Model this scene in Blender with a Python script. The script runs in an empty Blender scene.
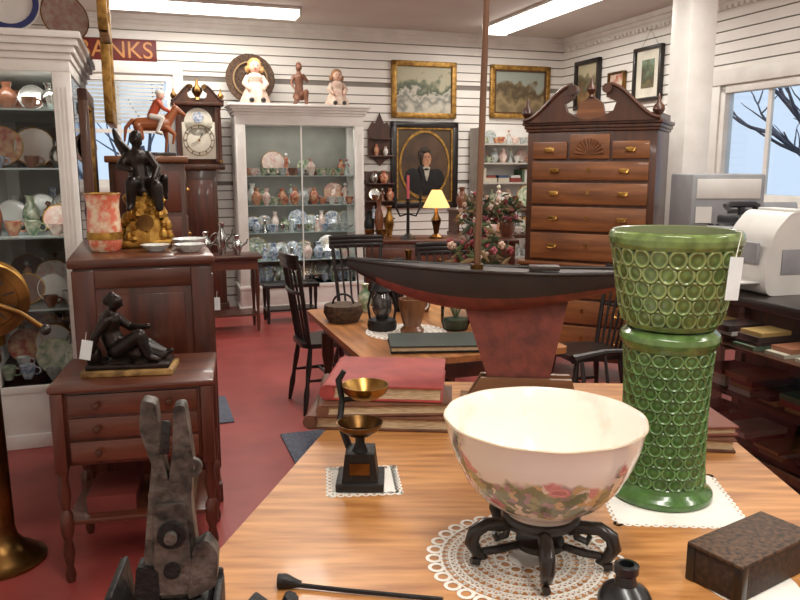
import bpy, bmesh, math, random
from math import sin,cos,pi,radians,sqrt,exp
from mathutils import Vector, Matrix, Euler
random.seed(7)
S=bpy.context.scene
RA=radians(18.5)
def RP(X,Y,z=0): return (X*cos(RA)-Y*sin(RA), X*sin(RA)+Y*cos(RA), z)
def C(r,g,b):
    f=lambda c:(c/255/12.92) if c/255<=.04045 else ((c/255+.055)/1.055)**2.4
    return (f(r),f(g),f(b),1)
# ------------------------------------------------------------ materials
MC={}
def base(name):
    m=bpy.data.materials.new(name); m.use_nodes=True
    nt=m.node_tree; return m,nt,nt.nodes['Principled BSDF']
def mat(name,col,rough=.5,metal=0,col2=None,scale=6,bump=0,bscale=60,coat=0,es=0,stretch=(1,1,1),lo=.35,hi=.65):
    if name in MC: return MC[name]
    m,nt,p=base(name); N=nt.nodes; L=nt.links
    p.inputs['Roughness'].default_value=rough; p.inputs['Metallic'].default_value=metal
    p.inputs['Coat Weight'].default_value=coat; p.inputs['Coat Roughness'].default_value=.08
    if col2 is None: col2=tuple(c*.82 for c in col[:3])+(1,)
    tc=N.new('ShaderNodeTexCoord'); mp=N.new('ShaderNodeMapping'); mp.inputs['Scale'].default_value=stretch
    no=N.new('ShaderNodeTexNoise'); no.inputs['Scale'].default_value=scale; no.inputs['Detail'].default_value=5
    cr=N.new('ShaderNodeValToRGB'); cr.color_ramp.elements[0].position=lo; cr.color_ramp.elements[1].position=hi
    cr.color_ramp.elements[0].color=col2; cr.color_ramp.elements[1].color=col
    L.new(tc.outputs['Object'],mp.inputs[0]); L.new(mp.outputs[0],no.inputs['Vector'])
    L.new(no.outputs['Fac'],cr.inputs[0]); L.new(cr.outputs[0],p.inputs['Base Color'])
    if bump:
        n2=N.new('ShaderNodeTexNoise'); n2.inputs['Scale'].default_value=bscale; n2.inputs['Detail'].default_value=4
        L.new(mp.outputs[0],n2.inputs['Vector'])
        bp=N.new('ShaderNodeBump'); bp.inputs['Strength'].default_value=bump; bp.inputs['Distance'].default_value=.01
        L.new(n2.outputs['Fac'],bp.inputs['Height']); L.new(bp.outputs[0],p.inputs['Normal'])
    if es:
        L.new(cr.outputs[0],p.inputs['Emission Color']); p.inputs['Emission Strength'].default_value=es
    MC[name]=m; return m
def wood(name,c1,c2,scale=9,axis='X',rough=.35,coat=.3,st=9):
    s={'X':(1,st,st),'Y':(st,1,st),'Z':(st,st,1)}[axis]
    return mat(name,c1,rough,0,c2,scale*.25,bump=.06,bscale=scale,coat=coat,stretch=s,lo=.3,hi=.7)
def glassmat():
    m=bpy.data.materials.new('glass_pane'); m.use_nodes=True; nt=m.node_tree; N=nt.nodes; L=nt.links
    N.remove(N['Principled BSDF']); o=N['Material Output']
    t=N.new('ShaderNodeBsdfTransparent'); t.inputs[0].default_value=(.96,.98,.98,1)
    g=N.new('ShaderNodeBsdfGlossy'); g.inputs['Roughness'].default_value=.03
    lw=N.new('ShaderNodeLayerWeight'); lw.inputs[0].default_value=.2
    mx=N.new('ShaderNodeMixShader'); L.new(lw.outputs['Fresnel'],mx.inputs[0]); L.new(t.outputs[0],mx.inputs[1]); L.new(g.outputs[0],mx.inputs[2])
    L.new(mx.outputs[0],o.inputs[0]); return m
GL=glassmat()
WHITE=mat('white_paint',C(236,233,228),.45,col2=C(226,222,215))
SLAT=mat('slatwall_paint',C(240,236,230),.45,col2=C(231,226,219),scale=2)
GROOVE=mat('groove_shadow_grey',C(134,126,118),.7)
CEIL=mat('ceiling_paint',C(212,204,196),.8,col2=C(202,194,186),scale=1.5)
FLOOR=mat('red_painted_concrete',C(168,76,70),.4,col2=C(136,56,52),scale=2.6,bump=.05,bscale=30,coat=.06,lo=.3,hi=.75)
OAK=wood('golden_oak',C(204,146,86),C(152,98,50),18,'X',.42,.12)
OAK2=wood('oak_brown',C(178,120,70),C(124,76,42),12,'Y',.38,.2)
MAHOG=wood('mahogany',C(94,46,29),C(54,25,16),10,'Z',.38,.2)
MAHOGX=wood('mahogany_horizontal',C(102,54,35),C(60,30,19),10,'X',.36,.25)
WALNUT=wood('walnut_golden',C(138,86,48),C(92,53,28),10,'X',.38,.25)
WALNUTD=wood('walnut_dark',C(86,49,29),C(52,28,17),10,'Z',.4,.15)
BLACKW=mat('black_lacquer_wood',C(36,28,25),.35,col2=C(22,17,16),coat=.2)
IRON=mat('cast_iron',C(46,44,43),.5,.5,col2=C(28,26,26),bump=.3,bscale=90)
STEEL=mat('worn_steel',C(116,108,100),.5,.6,col2=C(50,46,43),scale=30,bump=.3,bscale=80)
BRASS=mat('aged_brass',C(186,146,80),.3,1,col2=C(124,90,46),scale=9)
BRASSD=mat('dark_brass',C(140,104,58),.34,1,col2=C(84,60,34),scale=9)
BRONZE=mat('dark_bronze',C(48,39,34),.34,.6,col2=C(26,21,19),scale=14)
GOLD=mat('gilt',C(196,154,76),.38,.85,col2=C(140,98,40),scale=20,bump=.3,bscale=60)
GOLDF=mat('gilt_frame',C(186,144,70),.45,.55,col2=C(130,92,40),scale=20,bump=.4,bscale=50)
LACE=mat('lace_cotton',C(236,233,224),.9)
PAPER=mat('aged_paper',C(206,184,150),.8,col2=C(166,142,110),scale=30,stretch=(1,1,12))
TAG=mat('tag_card',C(222,230,230),.7)
DARK=mat('dark_interior',C(40,26,20),.7)
CH=[mat('china_white',C(232,228,222),.15,coat=.5),mat('china_blue',C(96,122,158),.2,col2=C(216,220,226),scale=40,coat=.5),
    mat('china_pink',C(222,176,166),.2,col2=C(238,226,214),scale=30,coat=.5),mat('china_brown',C(120,72,48),.3,coat=.3),
    mat('china_grey',C(150,160,160),.2,col2=C(206,208,204),scale=35,coat=.5),mat('china_green',C(96,128,96),.25,col2=C(210,206,180),scale=28,coat=.4),
    mat('silver',C(196,196,192),.2,1),mat('china_red',C(168,66,50),.25,col2=C(214,170,130),scale=25,coat=.4)]
# ------------------------------------------------------------ builder
class B:
    def __init__(s,name): s.name=name; s.V=[]; s.F=[]; s.FM=[]; s.mats=[]; s.M=Matrix()
    def mi(s,m):
        if m not in s.mats: s.mats.append(m)
        return s.mats.index(m)
    def add(s,V,F,m,M=None):
        MM=s.M@M if M is not None else s.M; n=len(s.V)
        s.V+=[MM@Vector(v) for v in V]; s.F+=[[i+n for i in f] for f in F]; s.FM+=[s.mi(m)]*len(F)
    def T(s,c,rot): return Matrix.Translation(c)@Euler(rot).to_matrix().to_4x4()
    def box(s,c,size,m,rot=(0,0,0),bev=0):
        M=s.T(c,rot)
        if bev<=0:
            x,y,z=[a/2 for a in size]
            V=[(-x,-y,-z),(x,-y,-z),(x,y,-z),(-x,y,-z),(-x,-y,z),(x,-y,z),(x,y,z),(-x,y,z)]
            F=[(0,3,2,1),(4,5,6,7),(0,1,5,4),(1,2,6,5),(2,3,7,6),(3,0,4,7)]
            s.add(V,F,m,M); return
        t=bmesh.new(); bmesh.ops.create_cube(t,size=1)
        for v in t.verts: v.co=Vector((v.co.x*size[0],v.co.y*size[1],v.co.z*size[2]))
        bmesh.ops.bevel(t,geom=t.edges[:],offset=min(bev,min(size)*.45),segments=2,affect='EDGES',profile=.5)
        t.verts.index_update(); s.add([v.co.copy() for v in t.verts],[[v.index for v in f.verts] for f in t.faces],m,M); t.free()
    def b2(s,x0,x1,y0,y1,z0,z1,m,bev=0): s.box(((x0+x1)/2,(y0+y1)/2,(z0+z1)/2),(x1-x0,y1-y0,z1-z0),m,bev=bev)
    def lathe(s,c,prof,m,seg=24,rot=(0,0,0),fn=None,sc=(1,1,1)):
        M=s.T(c,rot); V=[]; rows=[]
        for r,z in prof:
            if r<=1e-6: rows.append([len(V)]); V.append((0,0,z*sc[2]))
            else:
                row=[]
                for i in range(seg):
                    a=2*pi*i/seg; rr=r if fn is None else fn(r,z,a)
                    row.append(len(V)); V.append((rr*cos(a)*sc[0],rr*sin(a)*sc[1],z*sc[2]))
                rows.append(row)
        F=[]
        for a,b in zip(rows,rows[1:]):
            if len(a)==1 and len(b)==1: continue
            for i in range(seg):
                j=(i+1)%seg
                if len(a)==1: F.append((a[0],b[j],b[i]))
                elif len(b)==1: F.append((a[i],a[j],b[0]))
                else: F.append((a[i],a[j],b[j],b[i]))
        s.add(V,F,m,M)
    def cyl(s,c,r,h,m,r2=None,seg=20,rot=(0,0,0)):
        r2=r if r2 is None else r2
        s.lathe(c,[(0,0),(r,0),(r2,h),(0,h)],m,seg,rot)
    def sph(s,c,r,m,sc=(1,1,1),seg=16,rot=(0,0,0)):
        n=seg//2
        s.lathe(c,[(r*sin(pi*i/n) if 0<i<n else 0,-r*cos(pi*i/n)) for i in range(n+1)],m,seg,rot,sc=sc)
    def tube(s,pts,r,m,seg=8,flat=1.0):
        P=[Vector(p) for p in pts]; n=len(P)
        R=r if isinstance(r,(list,tuple)) else [r]*n
        up=None; V=[];F=[]
        for i in range(n):
            t=(P[min(i+1,n-1)]-P[max(i-1,0)]).normalized()
            if up is None:
                up=Vector((0,0,1)) if abs(t.z)<.9 else Vector((0,1,0))
            a=(up-t*up.dot(t))
            if a.length<1e-5: a=t.orthogonal()
            a.normalize(); b=t.cross(a); up=a
            for k in range(seg):
                th=2*pi*k/seg; V.append(P[i]+a*(R[i]*cos(th))+b*(R[i]*flat*sin(th)))
        for i in range(n-1):
            for k in range(seg):
                j=(k+1)%seg; F.append((i*seg+k,i*seg+j,(i+1)*seg+j,(i+1)*seg+k))
        F.append(tuple(range(seg))[::-1]); F.append(tuple((n-1)*seg+k for k in range(seg)))
        s.add(V,F,m)
    def prism(s,poly,t,m,c=(0,0,0),rot=(0,0,0)):
        n=len(poly); V=[(x,-t/2,z) for x,z in poly]+[(x,t/2,z) for x,z in poly]
        F=[tuple(range(n)),tuple(range(n,2*n))[::-1]]+[(i,(i+1)%n,(i+1)%n+n,i+n) for i in range(n)]
        s.add(V,F,m,s.T(c,rot))
    def slab(s,poly,z0,z1,m):
        n=len(poly); V=[(x,y,z0) for x,y in poly]+[(x,y,z1) for x,y in poly]
        F=[tuple(range(n))[::-1],tuple(range(n,2*n))]+[(i,(i+1)%n,(i+1)%n+n,i+n) for i in range(n)]
        s.add(V,F,m)
    def ring(s,c,ri,ro,h,m,seg=16,rot=(0,0,0)):
        s.lathe(c,[(ri,0),(ro,0),(ro,h),(ri,h),(ri,0)],m,seg,rot)
    def torus(s,c,R,r,m,seg=24,n=8,rot=(0,0,0)):
        s.lathe(c,[(R+r*cos(2*pi*i/n),r*sin(2*pi*i/n)) for i in range(n+1)],m,seg,rot)
    def done(s,loc=(0,0,0),rz=0,parent=None,rot=None,ang=38,remesh=0):
        me=bpy.data.meshes.new(s.name); me.from_pydata([tuple(v) for v in s.V],[],s.F)
        for m in s.mats: me.materials.append(m)
        me.polygons.foreach_set('material_index',s.FM)
        bm=bmesh.new(); bm.from_mesh(me); bmesh.ops.recalc_face_normals(bm,faces=bm.faces)
        for f in bm.faces: f.smooth=True
        for e in bm.edges:
            if len(e.link_faces)==2 and e.calc_face_angle(0)>radians(ang): e.smooth=False
        bm.to_mesh(me); bm.free()
        o=bpy.data.objects.new(s.name,me); S.collection.objects.link(o)
        o.location=loc; o.rotation_euler=rot if rot else (0,0,rz)
        if parent: o.parent=parent
        if remesh:
            r=o.modifiers.new('r','REMESH'); r.mode='VOXEL'; r.voxel_size=remesh; r.use_smooth_shade=True
            q=o.modifiers.new('s','SMOOTH'); q.iterations=3; q.factor=.5
        return o
def rpoly(pts,r,n=8):
    out=[];N=len(pts); rs=r if isinstance(r,list) else [r]*N
    for i in range(N):
        p=Vector(pts[i]);a=Vector(pts[i-1]);b=Vector(pts[(i+1)%N]); rr=rs[i]
        pa=p+(a-p).normalized()*rr; pb=p+(b-p).normalized()*rr
        for k in range(n+1):
            t=k/n; q=pa*(1-t)**2+p*2*t*(1-t)+pb*t*t; out.append((q.x,q.y))
    return out
def empty(name,loc,rz=0):
    e=bpy.data.objects.new(name,None); S.collection.objects.link(e); e.location=loc; e.rotation_euler=(0,0,rz); e.empty_display_size=.1; return e
def body(name,segs,m,parent,k=1,vox=.006,loc=(0,0,0),rz=0):
    b=B(name)
    for p0,r0,p1,r1 in segs:
        p0=Vector(p0)*k;p1=Vector(p1)*k;r0*=k;r1*=k
        b.sph(p0,r0,m,seg=12); b.sph(p1,r1,m,seg=12)
        if (p1-p0).length>1e-4: b.tube([p0,p1],[r0,r1],m,seg=12)
    return b.done(loc,rz,parent=parent,remesh=vox)
def tag(b,c,w=.03,h=.06,rot=(0,0,0)):
    b.box(c,(w,.0015,h),TAG,rot=rot); b.tube([Vector(c)+Vector((0,0,h/2)),Vector(c)+Vector((.004,.004,h/2+.03))],.0008,LACE,4)
# ------------------------------------------------------------ room
XL,XR,YB,YF,H=-1.05,5.0,8.6,-2.2,3.08
b=B('floor'); b.b2(XL-.1,XR+.1,YF-.1,YB+.1,-.1,0,FLOOR); b.done(rz=RA)
b=B('ceiling'); b.b2(XL-.1,XR+.1,YF-.1,YB+.1,H,H+.1,CEIL); b.done(rz=RA)
def wall(name,axis,pos,a0,a1,hole=None,slats=True,sgn=-1,th=.1):
    b=B(name)
    def seg(u0,u1,z0,z1,m,d0,d1):
        if u1<=u0 or z1<=z0: return
        if axis=='Y': b.b2(u0,u1,min(d0,d1),max(d0,d1),z0,z1,m)
        else: b.b2(min(d0,d1),max(d0,d1),u0,u1,z0,z1,m)
    def strip(z0,z1,m,d0,d1):
        if hole and z1>hole[2]+1e-4 and z0<hole[3]-1e-4:
            seg(a0,hole[0],z0,z1,m,d0,d1); seg(hole[1],a1,z0,z1,m,d0,d1)
        else: seg(a0,a1,z0,z1,m,d0,d1)
    if hole:
        for z0,z1 in((0,hole[2]),(hole[2],hole[3]),(hole[3],H)): strip(z0,z1,GROOVE if slats else WHITE,pos,pos-sgn*th)
    else: strip(0,H,GROOVE if slats else WHITE,pos,pos-sgn*th)
    if slats:
        z=.14
        while z<H-.14:
            z0,z1=z,z+.084
            if hole:
                if z0<hole[2]<z1: z1=hole[2]
                if z0<hole[3]<z1: z0=hole[3]
            strip(z0,z1,SLAT,pos,pos+sgn*.014); z+=.0965
    return b.done(rz=RA)
wall('wall_back','Y',YB,XL,XR,hole=(-.75,.36,1.35,2.5))
wall('wall_right','X',XR,YF,YB,hole=(2.6,5.78,1.25,2.27))
wall('wall_left','X',XL,YF,YB,slats=False,sgn=1)
wall('wall_front','Y',YF,XL,XR,slats=False,sgn=1)
def molding(name,axis,pos,a0,a1,z0,prof,sgn):
    b=B(name)
    for d,za,zb in prof:
        if axis=='Y': b.b2(a0,a1,min(pos,pos+sgn*d),max(pos,pos+sgn*d),z0+za,z0+zb,WHITE)
        else: b.b2(min(pos,pos+sgn*d),max(pos,pos+sgn*d),a0,a1,z0+za,z0+zb,WHITE)
    b.done(rz=RA)
cp=[(.03,0,.04),(.05,.04,.08),(.085,.08,.13)]
molding('trim_1','Y',YB,XL,XR,H-.131,cp,-1); molding('trim_2','X',XR,YF,YB-.09,H-.131,cp,-1)
bp=[(.02,0,.12),(.028,0,.03)]
molding('baseboard_back','Y',YB,XL,XR,.001,bp,-1); molding('baseboard_right','X',XR,YF,YB-.03,.001,bp,-1); molding('baseboard_left','X',XL,YF,YB-.03,.001,bp,1)
b=B('trim_3')
y=YF+.1
while y<YB-.15: b.b2(XR-.07,XR-.04,y,y+.035,H-.165,H-.132,WHITE); y+=.07
b.done(rz=RA)
# windows
b=B('window_1')
for (y0,y1) in((2.6,4.2),(4.2,5.78)):
    b.b2(XR-.02,XR+.08,y0,y0+.06,1.25,2.27,WHITE,.004); b.b2(XR-.02,XR+.08,y1-.06,y1,1.25,2.27,WHITE,.004)
    b.b2(XR-.02,XR+.08,y0,y1,2.2,2.27,WHITE,.004); b.b2(XR-.02,XR+.08,y0,y1,1.25,1.32,WHITE,.004)
    b.b2(XR+.02,XR+.05,y1-.56,y1-.52,1.3,2.22,WHITE); b.b2(XR+.02,XR+.05,y0+.52,y0+.56,1.3,2.22,WHITE)
b.b2(XR-.05,XR-.015,2.5,5.9,2.27,2.4,WHITE,.005); b.b2(XR-.09,XR-.015,2.5,5.9,1.19,1.25,WHITE,.005)
b.b2(XR-.035,XR-.015,5.78,5.88,1.25,2.27,WHITE,.003); b.b2(XR-.035,XR-.015,2.5,2.6,1.25,2.27,WHITE,.003)
b.b2(XR+.03,XR+.036,2.6,5.78,1.25,2.27,GL)
b.done(rz=RA)
b=B('window_2')
b.b2(-.75,-.68,YB-.02,YB+.08,1.35,2.5,WHITE); b.b2(.29,.36,YB-.02,YB+.08,1.35,2.5,WHITE); b.b2(-.68,.29,YB-.02,YB+.08,2.43,2.5,WHITE);b.b2(-.68,.29,YB-.02,YB+.08,1.35,1.42,WHITE)
b.b2(-.22,-.18,YB,YB+.06,1.42,2.43,WHITE);b.b2(-.68,.29,YB+.01,YB+.05,1.9,1.94,WHITE)
b.b2(-.85,.46,YB-.05,YB-.015,2.5,2.62,WHITE,.004); b.b2(.36,.46,YB-.045,YB-.015,1.35,2.5,WHITE,.004); b.b2(-.85,.46,YB-.09,YB-.015,1.29,1.35,WHITE,.004)
BLD=mat('window_blind_slat',C(206,210,208),.6)
for i in range(11): b.b2(-.66,.27,YB-.01,YB+.006,2.0+i*.04,2.028+i*.04,BLD)
b.b2(-.68,.29,YB+.03,YB+.035,1.42,2.43,GL); b.done(rz=RA)
b=B('structural_column'); b.b2(-.115,.115,-.115,.115,0,H,WHITE,.006); b.b2(-.135,.135,-.135,.135,0,.15,WHITE,.006)
b.b2(-.14,.14,-.14,.14,H-.1,H-.001,WHITE,.006); b.done((2.215,6.0,0),RA)
# outdoors
GRASS=mat('winter_ground',C(150,150,150),.9,col2=C(96,104,84)); BARK=mat('bark',C(112,114,128),.9,col2=C(78,80,94))
b=B('outdoor_ground'); b.b2(XR+.2,XR+14,-6,16,-.12,-.02,GRASS); b.b2(-6,XR+.2,YB+.2,YB+12,-.12,-.02,GRASS); b.done(rz=RA)
def tree(x,y,h,r,seed,n0=3):
    rnd=random.Random(seed); b=B('bare_tree')
    def br(p,d,L,r,n):
        pts=[p];rr=[r];q=p.copy();dd=d.copy()
        for i in range(5):
            dd=(dd+Vector((rnd.uniform(-.2,.2),rnd.uniform(-.2,.2),rnd.uniform(-.02,.15)))).normalized(); q=q+dd*L/5; pts.append(q.copy()); rr.append(r*(1-.13*(i+1)))
        b.tube(pts,rr,BARK,6)
        if n>0:
            for i in range(4): br(pts[rnd.randint(2,5)],(dd+Vector((rnd.uniform(-.9,.9),rnd.uniform(-.9,.9),rnd.uniform(-.3,.4)))).normalized(),L*.62,r*.42,n-1)
    br(Vector((0,0,-.05)),Vector((0,0,1)),h,r,n0); b.done(RP(x,y,0))
tree(8.6,7.3,1.8,.16,3); tree(11.5,9.3,2,.2,8); tree(10.5,6.0,1.8,.15,14); tree(8.2,6.2,1.7,.12,21); tree(.4,14,2,.12,31,2)
# fluorescent fixtures
EM=mat('fluorescent_diffuser',C(255,251,242),.5,col2=C(255,251,242),es=5)
WC=(1,.955,.885)
def fixture(X,Y,L,W,en,alongY=True):
    b=B('fluorescent_ceiling_light'); 
    b.b2(-W/2,W/2,-L/2,L/2,-.03,-.001,WHITE,.004); b.prism([(-W/2+.01,-.03),(-W/2+.04,-.085),(W/2-.04,-.085),(W/2-.01,-.03)],L-.04,EM)
    b.b2(-W/2,W/2,-L/2,-L/2+.02,-.09,-.001,WHITE); b.b2(-W/2,W/2,L/2-.02,L/2,-.09,-.001,WHITE)
    o=b.done(RP(X,Y,H),RA+(0 if alongY else pi/2))
    l=bpy.data.lights.new('tube_light','AREA'); l.shape='RECTANGLE'; l.size=W*.9; l.size_y=L*.9; l.energy=en; l.color=WC
    lo=bpy.data.objects.new('tube_light',l); S.collection.objects.link(lo); lo.parent=o; lo.location=(0,0,-.1)
fixture(3.8,6.85,2.4,.3,40); fixture(.65,7.78,1.8,.3,32,False)
fixture(1.0,4.3,2.4,.32,42); fixture(3.2,3.6,2.4,.32,42); fixture(.6,.3,2.4,.32,54); fixture(3.0,.2,2.4,.32,48)
w=bpy.data.worlds.new('World'); S.world=w; w.use_nodes=True
wn=w.node_tree; bg=wn.nodes['Background']; bg.inputs[0].default_value=(.66,.79,1,1); bg.inputs[1].default_value=1.1

# ------------------------------------------------------------ generic fillers
def plate(b,c,r,m,tilt=80,rz=0,rim=None):
    R=(Matrix.Rotation(rz,3,'Z')@Matrix.Rotation(radians(tilt),3,'X')).to_euler()
    b.lathe(c,[(0,0),(r*.55,.0),(r*.62,.006),(r*.97,r*.13),(r,r*.14),(r*.98,r*.16),(r*.6,.014),(0,.01)],m,22,rot=R)
    if rim: b.torus(Vector(c)+Matrix.Rotation(rz,3,'Z')@Matrix.Rotation(radians(tilt),3,'X')@Vector((0,0,r*.15)),r*.97,.004,rim,22,6,rot=R)
def vase(b,c,r,h,m): b.lathe(c,[(0,0),(r*.55,0),(r*.6,h*.06),(r,h*.38),(r*.9,h*.6),(r*.42,h*.8),(r*.5,h*.95),(r*.62,h),(r*.5,h*.98),(0,h*.8)],m,16)
def cup(b,c,r,h,m):
    b.lathe(c,[(0,0),(r*.5,0),(r*.55,h*.1),(r*.9,h*.55),(r,h),(r*.92,h),(r*.7,h*.3),(0,h*.2)],m,16)
    b.torus(Vector(c)+Vector((r*1.05,0,h*.55)),h*.26,.005,m,12,6,rot=(pi/2,0,0))
def minifig(b,c,h,m,m2):
    b.lathe(c,[(0,0),(h*.2,0),(h*.19,h*.05),(h*.12,h*.35),(h*.08,h*.6),(h*.11,h*.7),(h*.04,h*.8),(0,h*.82)],m,12)
    b.sph(Vector(c)+Vector((0,0,h*.9)),h*.09,m2,seg=10); b.tube([Vector(c)+Vector((-h*.1,0,h*.7)),Vector(c)+Vector((-h*.16,-h*.05,h*.5))],h*.03,m2,6); b.tube([Vector(c)+Vector((h*.1,0,h*.7)),Vector(c)+Vector((h*.15,-h*.06,h*.52))],h*.03,m2,6)
def china(b,x0,x1,yf,yb,z,hm,rnd,pal=None,pp=.45):
    pal=pal or CH
    x=x0+.03
    while x<x1-.05:
        t=rnd.random(); m=rnd.choice(pal)
        if t<pp:
            r=min(hm*.44,rnd.uniform(.08,.135)); plate(b,(x+r*.8,yb-.02,z+r),r,m,78,rim=rnd.choice([GOLD,m]))
            if rnd.random()<.8: cup(b,(x+r*.8,yf+.05,z),.04,.065,rnd.choice(pal))
            x+=r*1.5
        elif t<pp+.2: r=rnd.uniform(.04,.06); vase(b,(x+r,(yf+yb)/2,z),r,min(hm*.9,rnd.uniform(.14,.24)),m); x+=r*1.9+.01
        elif t<pp+.42: minifig(b,(x+.04,(yf+yb)/2,z),min(hm*.9,rnd.uniform(.16,.25)),m,rnd.choice(pal)); x+=.085
        else: cup(b,(x+.04,(yf+yb)/2,z),.045,.08,m); x+=.1
def display_cabinet(W,D,Hh,loc,base_h,shelves,crown,post,seed,side=False,zt=None,intmat=None):
    zt=zt or Hh-.2; b=B('display_cabinet'); w=W/2;d=D/2
    intmat=intmat or WHITE
    b.b2(-w,w,-d,d,0,base_h,WHITE,.004); b.b2(-w-.015,w+.015,-d-.015,d,base_h-.04,base_h,WHITE,.004); b.b2(-w-.012,w+.012,-d-.012,d,0,.08,WHITE,.004)
    for sx in(-1,1):
        b.b2(min(sx*w,sx*(w-post)),max(sx*w,sx*(w-post)),-d,-d+post*.7,base_h,zt,WHITE,.004)
        b.b2(min(sx*w,sx*(w-post)),max(sx*w,sx*(w-post)),d-post*.7,d,base_h,zt,WHITE,.004)
        for i in(-1,0,1): b.b2(sx*(w-post/2)+i*post*.22-.004,sx*(w-post/2)+i*post*.22+.004,-d-.004,-d,base_h+.08,zt-.08,WHITE)
    b.b2(-w+.01,w-.01,d-.015,d,base_h,zt,intmat)
    if side: b.b2(w-.012,w-.008,-d+post*.7,d-post*.7,base_h,zt,GL); 
    else: b.b2(w-.015,w-.002,-d+.03,d-.03,base_h,zt,WHITE)
    b.b2(-w+.002,-w+.015,-d+.03,d-.03,base_h,zt,WHITE)
    b.b2(-w,w,-d,d,zt,Hh-crown,WHITE,.003)
    n=4
    for i in range(n):
        e=.012+.018*i; b.b2(-w-e,w+e,-d-e,d+(e if side else 0),Hh-crown+crown*i/n,Hh-crown+crown*(i+1)/n,WHITE,.005)
    b.b2(-w+post,w-post,-d+.01,-d+.014,base_h,zt,GL)
    if not side: b.b2(-.006,.006,-d+.004,-d+.02,base_h,zt,WHITE)
    SH=mat('shelf_glass_edge',C(190,204,202),.2)
    for z in shelves: b.b2(-w+.02,w-.02,-d+.03,d-.02,z-.01,z,SH)
    o=b.done(loc,RA)
    rnd=random.Random(seed); c=B('china_collection')
    zs=[base_h+.001]+list(shelves)+[zt]
    for i in range(len(zs)-1):
        if side:
            yy=-d+.05
            while yy<d-.2: china(c,-w+.03,w-.04,yy,yy+.22,zs[i],zs[i+1]-zs[i]-.03,rnd,PALL,.33); yy+=.34
        else:
            hm=zs[i+1]-zs[i]-.03
            china(c,-w+.1,w-.1,-d+.2,d-.02,zs[i],hm,rnd,PALB if i<3 else PALT,.75 if i<3 else .3)
            china(c,-w+.12,w-.12,-d+.03,-d+.18,zs[i],min(hm,.2),rnd,PALB if i<3 else PALT,0)
    c.done((0,0,0),0,parent=o)
    for j,zz in enumerate(([zt-.02,1.12,.83,1.43] if not side else [zt-.02,1.5])):  # fill lamps added to brighten the shelves, not fittings of the cabinet
        l=bpy.data.lights.new('case_fill_light','AREA'); l.shape='RECTANGLE'; l.size=W*.8; l.size_y=.05; l.energy=(2.2 if j==0 else 1.0) if not side else 1.1; l.color=(1,.95,.88)
        lo=bpy.data.objects.new('case_fill_light',l); S.collection.objects.link(lo); lo.parent=o; lo.location=(0,-d+.05,zz)
        lo.rotation_euler=(radians(20),0,0)
    return o
PALL=[CH[0],CH[1],CH[3],CH[4],CH[5],CH[6],CH[2],CH[7],CH[3],CH[7]]
PALB=[CH[1],CH[4],CH[1],CH[6],CH[4],CH[2],CH[5],CH[1]]; PALT=[CH[7],CH[2],CH[0],CH[3],CH[5],CH[4],CH[7]]
INTG=mat('cabinet_interior_grey',C(150,150,142),.6)
cx,cy=.927+.68,8.07+.2
display_cabinet(1.36,.4,2.19,RP(cx,cy),.3,[.56,.86,1.15,1.46],.11,.1,11,intmat=INTG,zt=1.98)
display_cabinet(.55,1.3,2.25,(-2.215,4.70,0),.36,[.78,1.18,1.55,1.86],.14,.09,23,side=True,intmat=INTG)

# ------------------------------------------------------------ things on top of back cabinet
def cabtop(X,Y,z=2.191): return RP(X,Y,z)
HAIR=mat('blonde_hair',C(196,150,92),.7,bump=.5,bscale=120); SKIN=mat('doll_bisque',C(232,190,166),.4); DRESS=mat('doll_dress',C(224,206,188),.85,col2=C(204,168,152),scale=20,bump=.4)
EYE=mat('doll_eye',C(40,34,40),.2); LIP=mat('doll_lip',C(190,70,70),.4)
def doll(X,Y,k,hair):
    e=empty('porcelain_doll',cabtop(X,Y),RA)
    b=B('dress')
    b.lathe((0,0,0),[(0,0),(.15*k,0),(.155*k,.03*k),(.12*k,.12*k),(.07*k,.22*k),(.085*k,.28*k),(.05*k,.32*k),(0,.33*k)],DRESS,30,fn=lambda r,z,a:r*(1+.06*sin(9*a)*(1 if z<.2*k else 0)))
    for sx in(-1,1): b.tube([(sx*.07*k,0,.28*k),(sx*.11*k,-.03*k,.21*k),(sx*.08*k,-.09*k,.16*k)],[.032*k,.035*k,.022*k],DRESS,10)
    for sx in(-1,1): b.tube([(sx*.05*k,-.1*k,.04*k),(sx*.06*k,-.14*k,.03*k)],.025*k,DRESS,10); b.sph((sx*.06*k,-.15*k,.035*k),.028*k,BLACKW,(1,1.3,1))
    b.done(parent=e)
    b=B('head_and_hands'); b.sph((0,-.01*k,.385*k),.062*k,SKIN,(1,1,1.12)); b.cyl((0,0,.31*k),.022*k,.04*k,SKIN); b.sph((0,-.072*k,.38*k),.01*k,SKIN)
    for sx in(-1,1):
        b.sph((sx*.023*k,-.064*k,.395*k),.009*k,EYE,seg=8); b.sph((sx*.076*k,-.1*k,.155*k),.018*k,SKIN)
        for f in range(4): b.tube([(sx*.076*k+(f-1.5)*.008*k,-.11*k,.152*k),(sx*.07*k+(f-1.5)*.009*k,-.135*k,.145*k)],.004*k,SKIN,6)
    b.sph((0,-.068*k,.357*k),.011*k,LIP,(1.2,.5,.5),seg=8); b.done(parent=e)
    b=B('hair')
    b.sph((0,.018*k,.405*k),.075*k,hair)
    for i in range(14):
        a=radians(-30+i*240/13); b.sph((.075*k*cos(a),.02*k+.06*k*sin(a),(.35 +.02*(i%2))*k),.026*k,hair,seg=8)
    b.done(parent=e)
doll(1.16,8.2,.98,HAIR); doll(2.03,8.2,.82,mat('light_brown_hair',C(176,132,98),.7,bump=.5,bscale=120))
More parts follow.
